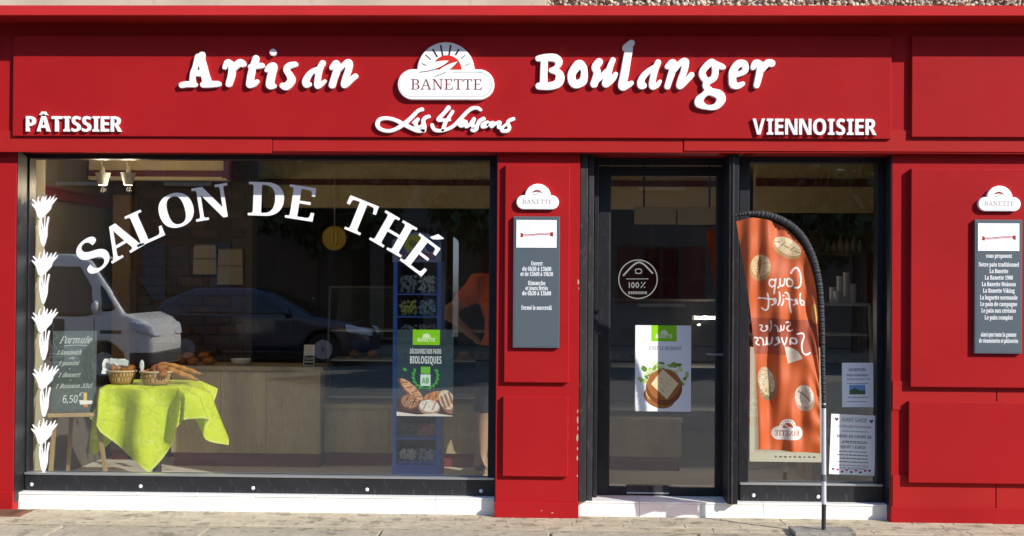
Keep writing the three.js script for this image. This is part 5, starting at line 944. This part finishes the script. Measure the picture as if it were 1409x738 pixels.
// ------------------------------------------------------------ customer inside the shop
{
  const zc = -1.75, c = P(694, 500, zc), t = thing('person', 'person in orange t-shirt and dark shorts, hand on hip, beside the candy rack', 'person', [c.x, 0, zc]);
  const J = { pel: [0, 0.96, 0, 0.135], wst: [0, 1.12, 0, 0.125], chs: [0, 1.33, 0, 0.15], nk0: [0, 1.49, 0, 0.07], nk1: [0, 1.58, -0.01, 0.055],
    sL: [-0.185, 1.45, 0, 0.066], eL: [-0.43, 1.235, 0.06, 0.045], wL: [-0.25, 1.06, 0.02, 0.03], sR: [0.185, 1.45, 0, 0.066], eR: [0.26, 1.17, 0.0, 0.045], wR: [0.27, 0.93, -0.09, 0.03],
    hL: [-0.095, 0.93, 0, 0.098], kL: [-0.15, 0.5, -0.01, 0.062], aL: [-0.175, 0.09, 0.02, 0.042], hR: [0.095, 0.93, 0, 0.098], kR: [0.12, 0.5, -0.01, 0.062], aR: [0.14, 0.09, 0.02, 0.042], tL: [-0.2, 0.035, -0.15, 0.035], tR: [0.17, 0.035, -0.15, 0.035], cL: [-0.057, 1.18, 0.0, 0.085], hlL: [-0.175, 0.045, 0.05, 0.042], hlR: [0.14, 0.045, 0.05, 0.042] };
  const bones = [['pel', 'wst'], ['wst', 'chs'], ['chs', 'nk0'], ['nk0', 'nk1'], ['chs', 'sL'], ['chs', 'sR'], ['nk0', 'sL'], ['nk0', 'sR'], ['sL', 'eL'], ['eL', 'wL'], ['sR', 'eR'], ['eR', 'wR'], ['pel', 'hL'], ['pel', 'hR'], ['hL', 'kL'], ['kL', 'aL'], ['hR', 'kR'], ['kR', 'aR'], ['aL', 'hlL'], ['hlL', 'tL'], ['aR', 'hlR'], ['hlR', 'tR']];
  const field = (list, grow, k) => (x, y, z) => { let d = 1e9; const zz = y > 0.85 && y < 1.5 && Math.abs(x) < 0.2 ? z * 1.25 : z; for (const [a, b] of list) d = smin(d, cap(x, y, zz, J[a], J[b]) - grow, k); return d; };
  const skin = std(0.5, 0.29, 0.19, 0.55), body = field(bones, 0, 0.05);
  // head with face turned away into the shop
  const head = (x, y, z) => { let d = Math.hypot(x / 0.95, (y - 1.7) / 1.25, (z + 0.01) / 1.12) - 0.088; d = smin(d, Math.hypot(x, (y - 1.63) * 1.1, z + 0.045) - 0.062, 0.03); d = smin(d, cap(x, y, z, [0, 1.7, -0.1, 0.011], [0, 1.665, -0.125, 0.016]), 0.015); d = smin(d, cap(x, y, z, [0, 1.55, -0.01, 0.055], [0, 1.63, -0.01, 0.058]), 0.02); for (const s of [-1, 1]) { d = smin(d, Math.hypot((x - s * 0.088) * 2, y - 1.69, (z + 0.005) * 1.4) - 0.03, 0.008); d = Math.max(d, 0.014 - Math.hypot(x - s * 0.032, y - 1.705, z + 0.108)); } d = smin(d, cap(x, y, z, [-0.022, 1.628, -0.103, 0.008], [0.022, 1.628, -0.103, 0.008]), 0.006); return d; };
  const hand = (w, dir, curl, s) => (x, y, z) => { // palm and five fingers along dir
    const lx = x - w[0], ly = y - w[1], lz = z - w[2], u = lx * dir[0] + ly * dir[1] + lz * dir[2], px = lx - u * dir[0], py = ly - u * dir[1], pz = lz - u * dir[2], v = pz, q = px * -dir[1] + py * dir[0];
    let d = cap(u, v, q, [0, 0, 0, 0.024], [0.08, 0, 0, 0.026]); d = Math.max(d, Math.abs(q) - 0.018);
    for (let f = 0; f < 4; f++) { const o = -0.03 + f * 0.02, L = [0.066, 0.078, 0.074, 0.058][f]; const kx = 0.085 + L * 0.5; d = Math.min(d, smin(cap(u, v, q, [0.075, o, 0, 0.0095], [kx, o, 0.006 * curl * s, 0.009]), cap(u, v, q, [kx, o, 0.006 * curl * s, 0.009], [0.08 + L * 0.92, o, 0.03 * curl * s, 0.0075]), 0.006)); }
    return smin(d, cap(u, v, q, [0.025, -0.022, 0.004, 0.012], [0.075, -0.055, 0.018 * s, 0.0095]), 0.01);
  };
  const nrm = a => { const l = Math.hypot(...a); return a.map(v => v / l); };
  const hl = hand([-0.25, 1.06, 0.02], nrm([0.55, -0.55, -0.25]), 1, 1), hr = hand([0.27, 0.93, -0.09], nrm([0.02, -1, -0.1]), 1, -1);
  const g = merge([nets(body, [-0.55, -0.02, -0.28], [0.4, 1.66, 0.26], 0.013), nets(head, [-0.14, 1.52, -0.17], [0.14, 1.86, 0.14], 0.006), nets(hl, [-0.33, 0.85, -0.16], [-0.06, 1.13, 0.12], 0.0045), nets(hr, [0.16, 0.72, -0.22], [0.38, 0.98, 0.02], 0.0045)]);
  loc('body', g, skin, t);
  const upperB = bones.filter(([a, b]) => !/[kathlR]/.test(a[0]) || ['chs', 'sL', 'sR'].includes(a)).filter(([a, b]) => !['eL', 'eR', 'hL', 'hR', 'kL', 'kR', 'aL', 'aR', 'hlL', 'hlR', 'nk0'].includes(a) || (a === 'nk0' && b !== 'nk1')), fs = field(upperB, 0.016, 0.06);
  const shirt = (x, y, z) => { let d = fs(x, y, z); d = Math.max(d, 0.87 - y, y - 1.535 - 0 * x); const clip = (s, e) => { const dx = e[0] - s[0], dy = e[1] - s[1], dz = e[2] - s[2], L = Math.hypot(dx, dy, dz), u = ((x - s[0]) * dx + (y - s[1]) * dy + (z - s[2]) * dz) / L; return u - L * 0.62; }; if (x < -0.2) d = Math.max(d, clip(J.sL, J.eL)); if (x > 0.2) d = Math.max(d, clip(J.sR, J.eR)); return d + 0.004 * Math.sin(x * 40 + y * 26) * Math.sin(y * 31); };
  loc('tshirt', nets(shirt, [-0.5, 0.84, -0.26], [0.45, 1.58, 0.26], 0.014), std(0.8, 0.15, 0.045, 0.85), t);
  const fl = field([['pel', 'wst'], ['pel', 'hL'], ['pel', 'hR'], ['hL', 'kL'], ['hR', 'kR']], 0.022, 0.05);
  loc('shorts', nets((x, y, z) => Math.max(fl(x, y, z), 0.47 - y, y - 0.99), [-0.32, 0.44, -0.24], [0.32, 1.02, 0.24], 0.014), std(0.02, 0.022, 0.035, 0.85), t);
  loc('hair', nets((x, y, z) => Math.max(Math.hypot(x / 0.97, (y - 1.705) / 1.25, (z + 0.008) / 1.13) - 0.095, (z + 0.04) * -1.0 - 0.03 + (1.74 - y) * 0.9, 1.62 - y), [-0.14, 1.58, -0.16], [0.14, 1.87, 0.14], 0.007), std(0.03, 0.02, 0.015, 0.7), t);
  for (const s of ['L', 'R']) { const a = J['hl' + s], b = J['t' + s]; loc('shoe', nets((x, y, z) => Math.max(cap(x, y, z, [a[0], 0.05, a[2], 0.055], [b[0], 0.04, b[2], 0.05]), y - 0.09, 0.004 - y), [a[0] - 0.12, -0.02, -0.26], [a[0] + 0.12, 0.13, 0.16], 0.01), std(0.05, 0.05, 0.05, 0.7), t); }
  for (const s of [-1, 1]) loc('eye', new THREE.SphereGeometry(0.011, 12, 10).translate(s * 0.032, 1.705, -0.094), std(0.6, 0.6, 0.58, 0.2), t);
}

// ------------------------------------------------------------ what the glazing mirrors: the other side of the street
structure(put('far_pavement', box(-40, 40, -0.15, -0.02, 17.4, 20.6, 0.01), std(0.4, 0.38, 0.34, 0.9, { map: stoneT })));
const polySd = pts => (x, y) => { let d = 1e9, s = 1; for (let i = 0, j = pts.length - 1; i < pts.length; j = i++) { const [ax, ay] = pts[i], [bx, by] = pts[j], ex = bx - ax, ey = by - ay, wx = x - ax, wy = y - ay, t = Math.max(0, Math.min(1, (wx * ex + wy * ey) / (ex * ex + ey * ey))), qx = wx - ex * t, qy = wy - ey * t; d = Math.min(d, qx * qx + qy * qy); const c1 = y >= ay, c2 = y < by, c3 = ex * wy > ey * wx; if ((c1 && c2 && c3) || (!c1 && !c2 && !c3)) s = -s; } return s * Math.sqrt(d); };
const smax = (a, b, k) => -smin(-a, -b, k);
function vehicle(label, name, cat, pos, spec) {
  const t = thing(name, label, cat, pos), prof = polySd(spec.profile), { L, Wd } = spec;
  const hw = (x, y) => Wd / 2 - Math.max(0, y - spec.belt) * spec.tumble - 0.16 * Math.pow(Math.max(0, (x + 0.55) / 0.55), 2) - 0.1 * Math.pow(Math.max(0, (-L + 0.5 - x) / 0.5), 2);
  const body = (x, y, z) => { let d = smax(prof(x, y), Math.abs(z) - hw(x, y), 0.12); for (const wx of spec.wheels) d = Math.max(d, Math.min(1, 0.36 - Math.hypot(x - wx, y - 0.31) > 0 && Math.abs(z) > Wd / 2 - 0.26 ? 0.36 - Math.hypot(x - wx, y - 0.31) : -1)); return d; };
  const lo = [-L - 0.1, 0.1, -Wd / 2 - 0.08], hi = [0.12, spec.H + 0.1, Wd / 2 + 0.08];
  const main = loc('body', nets(body, lo, hi, 0.045), spec.paint, t);
  const glassM = new THREE.MeshPhysicalMaterial({ color: lin(0.012, 0.014, 0.016), roughness: 0.04, clearcoat: 0.6 });
  const shell = (pp, test, cell = 0.03) => { const w = polySd(pp), xs = pp.map(p => p[0]), ys = pp.map(p => p[1]); return nets((x, y, z) => Math.max(w(x, y), Math.abs(body(x, y, z)) - 0.022, test(x, y, z)), [Math.min(...xs) - 0.06, Math.min(...ys) - 0.06, lo[2]], [Math.max(...xs) + 0.06, Math.max(...ys) + 0.06, hi[2]], cell); };
  for (const s of [-1, 1]) for (const pp of spec.sideGlass) loc('side_window', shell(pp, (x, y, z) => 0.35 - s * z), glassM, t);
  loc('windscreen', shell(spec.screen, (x, y, z) => Math.abs(z) - hw(x, y) + 0.09), glassM, t);
  for (const s of [-1, 1]) for (const [wx, k] of spec.wheels.map((w, i) => [w, i])) {
    const wh = loc('wheel', new THREE.TorusGeometry(0.245, 0.075, 14, 36).scale(1, 1, 1.3).translate(wx, 0.31, s * (Wd / 2 - 0.12)), std(0.015, 0.015, 0.016, 0.8), t);
    loc('rim', merge([new THREE.CylinderGeometry(0.19, 0.19, 0.06, 28).rotateX(Math.PI / 2).translate(wx, 0.31, s * (Wd / 2 - 0.1)), ...Array.from({ length: 5 }, (_, i) => new THREE.BoxGeometry(0.05, 0.18, 0.02).translate(0, 0.1, 0).rotateZ(i * 1.2566).translate(wx, 0.31, s * (Wd / 2 - 0.065)))]), std(0.45, 0.45, 0.47, 0.35, { metalness: 0.6 }), wh);
  }
  for (const s of [-1, 1]) {
    loc('headlight', shell(spec.lamp, (x, y, z) => 0.35 - s * z, 0.025), std(0.75, 0.77, 0.8, 0.1), t);
    loc('mirror', new THREE.SphereGeometry(0.1, 14, 10).scale(0.6, 1.1, 1).translate(spec.mirror[0], spec.mirror[1], s * (Wd / 2 + 0.06)), spec.mirrorM ?? spec.paint, t);
    loc('door_seam', merge(spec.seams.map(x => box(x - 0.006, x + 0.006, 0.35, spec.belt, s * (Wd / 2 - 0.02) - 0.022, s * (Wd / 2 - 0.02) + 0.024))), std(0.02, 0.02, 0.02, 0.8), t);
    loc('door_handle', box(spec.seams[0] - 0.02, spec.seams[0] + 0.15, spec.belt - 0.13, spec.belt - 0.1, s * Wd / 2 - 0.02, s * Wd / 2 + 0.02, 0.006), std(0.03, 0.03, 0.03, 0.5), t);
  }
  loc('bumper', nets((x, y, z) => Math.max(smax(prof(x, y), Math.abs(z) - hw(x, y), 0.12) - 0.012, y - 0.5, 0.27 - y, -0.3 - x), [-0.4, 0.2, lo[2]], [0.14, 0.56, hi[2]], 0.035), spec.bumperM ?? std(0.04, 0.04, 0.042, 0.7), t);
  return t;
}
{
  const n = PM(203, 500, 10.8);
  const van = vehicle('white delivery van with a dark lettered stripe parked across the street', 'delivery_van', 'van', [n.x, -0.16, 11.75], {
    L: 4.4, Wd: 1.86, H: 2.03, belt: 1.02, tumble: 0.1, paint: new THREE.MeshPhysicalMaterial({ color: lin(0.88, 0.86, 0.79), roughness: 0.35, clearcoat: 0.6 }),
    profile: [[0, 0.28], [0.04, 0.6], [0.0, 0.88], [-0.14, 1.0], [-0.4, 1.1], [-0.66, 1.5], [-0.94, 1.9], [-1.2, 2.0], [-4.2, 2.02], [-4.4, 1.8], [-4.42, 0.4], [-4.3, 0.26]],
    wheels: [-0.72, -3.5], sideGlass: [[[-0.84, 1.06], [-0.9, 1.5], [-1.08, 1.8], [-1.74, 1.82], [-1.6, 1.04], [-1.1, 1.02]], [[-0.5, 1.14], [-0.72, 1.1], [-0.78, 1.56], [-0.68, 1.44]]],
    screen: [[-0.36, 1.06], [-0.3, 1.2], [-0.9, 2.0], [-1.02, 1.93], [-0.56, 1.2]], lamp: [[0.05, 0.72], [-0.02, 0.92], [-0.3, 0.98], [-0.26, 0.82]], mirror: [-0.8, 1.18], seams: [-1.95, -0.84] });
  const st = loc('side_stripe', box(-1.62, -1.3, 0.36, 1.0, -0.936, -0.931), std(0.03, 0.05, 0.075, 0.4), van);
  const tx = canvasTex(320, 640, (c, w, h) => { c.fillStyle = '#24323c'; c.fillRect(0, 0, w, h); c.strokeStyle = '#cfd6d8'; c.lineWidth = 13; c.lineCap = 'round'; c.beginPath(); c.moveTo(220, 30); c.bezierCurveTo(60, 120, 280, 130, 120, 230); c.bezierCurveTo(20, 330, 250, 250, 130, 420); c.bezierCurveTo(60, 520, 260, 420, 210, 330); c.stroke(); c.fillStyle = '#c6cdd0'; c.fillRect(30, 520, 250, 26); c.fillRect(30, 570, 190, 20); });
  loc('stripe_print', new THREE.PlaneGeometry(0.32, 0.64).rotateY(Math.PI).translate(-1.46, 0.68, -0.9385), new THREE.MeshStandardMaterial({ map: tx, roughness: 0.4 }), st);
  loc('badge', box(-0.75, -0.42, 0.78, 0.83, -0.9335, -0.93), std(0.05, 0.05, 0.06, 0.4), van);
  const m = PM(506, 500, 15.4);
  vehicle('dark blue hatchback parked behind the white van across the street', 'parked_car', 'car', [m.x, -0.16, 16.2], {
    L: 4.25, Wd: 1.78, H: 1.5, belt: 0.92, tumble: 0.3, paint: new THREE.MeshPhysicalMaterial({ color: lin(0.009, 0.015, 0.034), roughness: 0.25, clearcoat: 1, clearcoatRoughness: 0.05 }),
    profile: [[0, 0.25], [0.05, 0.5], [-0.02, 0.68], [-0.3, 0.82], [-1.1, 0.96], [-1.85, 1.38], [-2.2, 1.47], [-3.3, 1.46], [-3.9, 1.22], [-4.15, 0.95], [-4.25, 0.6], [-4.2, 0.28]],
    wheels: [-0.85, -3.45], sideGlass: [[[-1.45, 0.98], [-2.0, 1.34], [-2.45, 1.38], [-2.45, 0.96]], [[-2.55, 0.96], [-2.55, 1.38], [-3.2, 1.35], [-3.6, 1.12], [-3.5, 0.98]]],
    screen: [[-1.12, 0.92], [-1.08, 1.0], [-1.82, 1.44], [-1.95, 1.36]], lamp: [[0.06, 0.56], [0.0, 0.7], [-0.42, 0.8], [-0.4, 0.64]], mirror: [-1.5, 1.0], seams: [-2.5, -1.4], bumperM: std(0.014, 0.026, 0.06, 0.35) });
}
// houses opposite
const slate = std(0.09, 0.09, 0.1, 0.7), shut = [std(0.1, 0.09, 0.08, 0.7), std(0.06, 0.09, 0.12, 0.7), std(0.2, 0.05, 0.04, 0.7)], woodD = std(0.1, 0.06, 0.03, 0.6), pane = new THREE.MeshPhysicalMaterial({ color: lin(0.02, 0.024, 0.03), roughness: 0.05 });
function house(label, x0, x1, z, h, wallM, cols, rows, k, gable = false, d = 7) {
  const t = thing('town_house', label, 'house', [(x0 + x1) / 2, -0.05, z]), w = x1 - x0;
  const wall = put('wall', box(x0, x1, -0.05, h, z, z + d), wallM, t), cx = (x0 + x1) / 2;
  if (gable) { const s = new THREE.Shape([new THREE.Vector2(x0, h), new THREE.Vector2(x1, h), new THREE.Vector2(cx, h + w * 0.42)]); const g = new THREE.ExtrudeGeometry(s, { depth: d - 0.1, bevelEnabled: false }); g.translate(0, 0, z + 0.002); put('gable', uvm(g), wallM, t); for (const s2 of [-1, 1]) put('roof', bar(V(cx, h + w * 0.42 + 0.05, z + d / 2), V(cx + s2 * (w / 2 + 0.25), h - 0.15, z + d / 2), 0.12, d + 0.4), slate, t); }
  else { const rf = new THREE.ExtrudeGeometry(new THREE.Shape([new THREE.Vector2(0, h), new THREE.Vector2(d + 0.3, h), new THREE.Vector2(d / 2, h + 2.6), new THREE.Vector2(-0.35, h)]), { depth: w + 0.2, bevelEnabled: false }); rf.rotateY(-Math.PI / 2); rf.translate(x1 + 0.1, 0, z); const r = put('roof', uvm(rf), slate, t); put('chimney', box(x0 + 0.6, x0 + 1.3, h + 1.2, h + 3.4, z + 2.6, z + 3.2), wallM, r); }
  for (let r = 0; r < rows; r++) for (let i = 0; i < cols; i++) {
    const wx = lerp(x0, x1, (i + 0.5) / cols), wy = 0.95 + r * 2.75, ww = 0.95, hh = 1.35; if (r === 0 && i === k % cols) { const dr = put('door', box(wx - 0.5, wx + 0.5, 0, 2.15, z - 0.03, z + 0.02, 0.01), woodD, t); put('handle', new THREE.SphereGeometry(0.035, 10, 8).translate(wx + 0.4, 1.02, z - 0.05), M.alu, dr); continue; }
    const fr = put('window', merge([box(wx - ww / 2, wx - ww / 2 + 0.07, wy, wy + hh, z - 0.03, z + 0.02), box(wx + ww / 2 - 0.07, wx + ww / 2, wy, wy + hh, z - 0.03, z + 0.02), box(wx - 0.035, wx + 0.035, wy, wy + hh, z - 0.028, z + 0.02), box(wx - ww / 2, wx + ww / 2, wy + hh - 0.071, wy + hh + 0.002, z - 0.032, z + 0.02), box(wx - ww / 2, wx + ww / 2, wy - 0.002, wy + 0.071, z - 0.032, z + 0.02)]), woodD, t);
    put('pane', box(wx - ww / 2 + 0.05, wx + ww / 2 - 0.05, wy + 0.05, wy + hh - 0.05, z - 0.012, z - 0.006), pane, fr); put('sill', box(wx - ww / 2 - 0.08, wx + ww / 2 + 0.08, wy - 0.09, wy - 0.005, z - 0.13, z + 0.02, 0.01), M.render, fr);
    for (const s of [-1, 1]) put('shutter', box(wx + s * (ww / 2 + 0.29) - 0.25, wx + s * (ww / 2 + 0.29) + 0.25, wy, wy + hh, z - 0.06, z - 0.01, 0.006), shut[k % 3], t);
  }
  return t;
}
const stoneW = std(0.2, 0.16, 0.12, 0.9, { map: rend }), brownW = std(0.13, 0.09, 0.065, 0.9, { map: rend }), whiteW = std(0.66, 0.65, 0.62, 0.85, { map: rend }), greyW = std(0.22, 0.21, 0.2, 0.9, { map: rend });
house('brown stone house with grey shutters across the street, farthest from the gabled one', -19, -9.6, 21, 6.2, stoneW, 4, 2, 0);
house('dark brown house with blue shutters beside the white gable', -9.5, -4.4, 21, 6.6, brownW, 2, 2, 1);
{
  const g0 = PM(545, 400, 24).x, g1 = PM(612, 400, 24).x, h = house('narrow white gabled house with large black letters', g0 - 0.9, g1 + 0.05, 24, 3.4, whiteW, 1, 1, 3, true, 2);
  const a = PM(609, 330, 24), tg = new TextGeometry('ME', { font: sans, size: 0.3, depth: 0.03, curveSegments: 5 }); tg.rotateY(Math.PI); tg.translate(a.x, a.y, 23.99); put('letters', uvm(tg), M.black, h);
}
house('grey rendered house with dark red shutters beside the tall trees', -1.95, 7.6, 21.5, 6.4, greyW, 3, 2, 2);
house('dark brown house with grey shutters at the street end', 7.7, 17, 21.2, 6.3, brownW, 4, 2, 3);
// trees opposite
function tree(label, x, z, h, R, s0, n = 5200, ls = 1) {
  seed = s0; const t = thing('street_tree', label, 'tree', [x, -0.05, z], 'trees across the street'), bark = std(0.07, 0.055, 0.04, 0.95);
  const limbs = [tube([V(0, 0, 0), V(0.04, h * 0.3, 0.03), V(-0.03, h * 0.6, 0), V(0.05, h * 0.9, 0.02)], 0.13, 16, 9)];
  for (let i = 0; i < 9; i++) { const a = i * 2.4, y = h * (0.36 + 0.05 * i); limbs.push(tube([V(0, y, 0), V(Math.cos(a) * R * 0.4, y + h * 0.1, Math.sin(a) * R * 0.4), V(Math.cos(a) * R * 0.8, y + h * 0.16, Math.sin(a) * R * 0.8)], 0.045, 10, 6)); }
  loc('trunk', merge(limbs), bark, t);
  const leaf = new THREE.PlaneGeometry(0.15 * ls, 0.22 * ls); leaf.translate(0, 0.1, 0); const im = new THREE.InstancedMesh(leaf, new THREE.MeshPhysicalMaterial({ color: lin(0.06, 0.1, 0.03), roughness: 0.8, transmission: 0.3, thickness: 0, side: THREE.DoubleSide }), n), m = new THREE.Matrix4(), q = new THREE.Quaternion(), cl = Array.from({ length: 34 }, () => { const a = rr(0, 6.28), u = rr(-1, 1), r = R * Math.cbrt(rr(0.15, 1)); return V(r * Math.sqrt(1 - u * u) * Math.cos(a), h * 0.68 + u * h * 0.3, r * Math.sqrt(1 - u * u) * Math.sin(a)); });
  for (let i = 0; i < n; i++) { const c = cl[i % cl.length], a = rr(0, 6.28), u = rr(-1, 1), r = R * 0.34 * Math.cbrt(rnd()); q.setFromEuler(new THREE.Euler(rr(0, 6), rr(0, 6), rr(0, 6))); const k = rr(0.7, 1.3); m.compose(V(c.x + r * Math.sqrt(1 - u * u) * Math.cos(a), c.y + r * u, c.z + r * Math.sqrt(1 - u * u) * Math.sin(a)), q, V(k, k, k)); im.setMatrixAt(i, m); const b = rr(0.7, 1.3); im.setColorAt(i, new THREE.Color(b, b, b * 0.8)); }
  im.name = 'crown'; im.castShadow = im.receiveShadow = true; t.add(im); stuff(im);
}
tree('broad dark green street tree before the white gabled house', PM(455, 400, 19).x, 19, 6.6, 1.7, 101);
tree('taller dark green street tree before the grey rendered house', PM(712, 400, 19.4).x, 19.4, 7.0, 2.0, 202);
tree('dark green street tree in front of the dark brown end house', PM(1180, 400, 19).x, 19, 6.6, 2.3, 303);
tree('tall dense tree behind the white gabled house', PM(600, 400, 33).x, 33.5, 9.5, 3.6, 404, 9000, 1.7);

renderer.render(scene, camera);
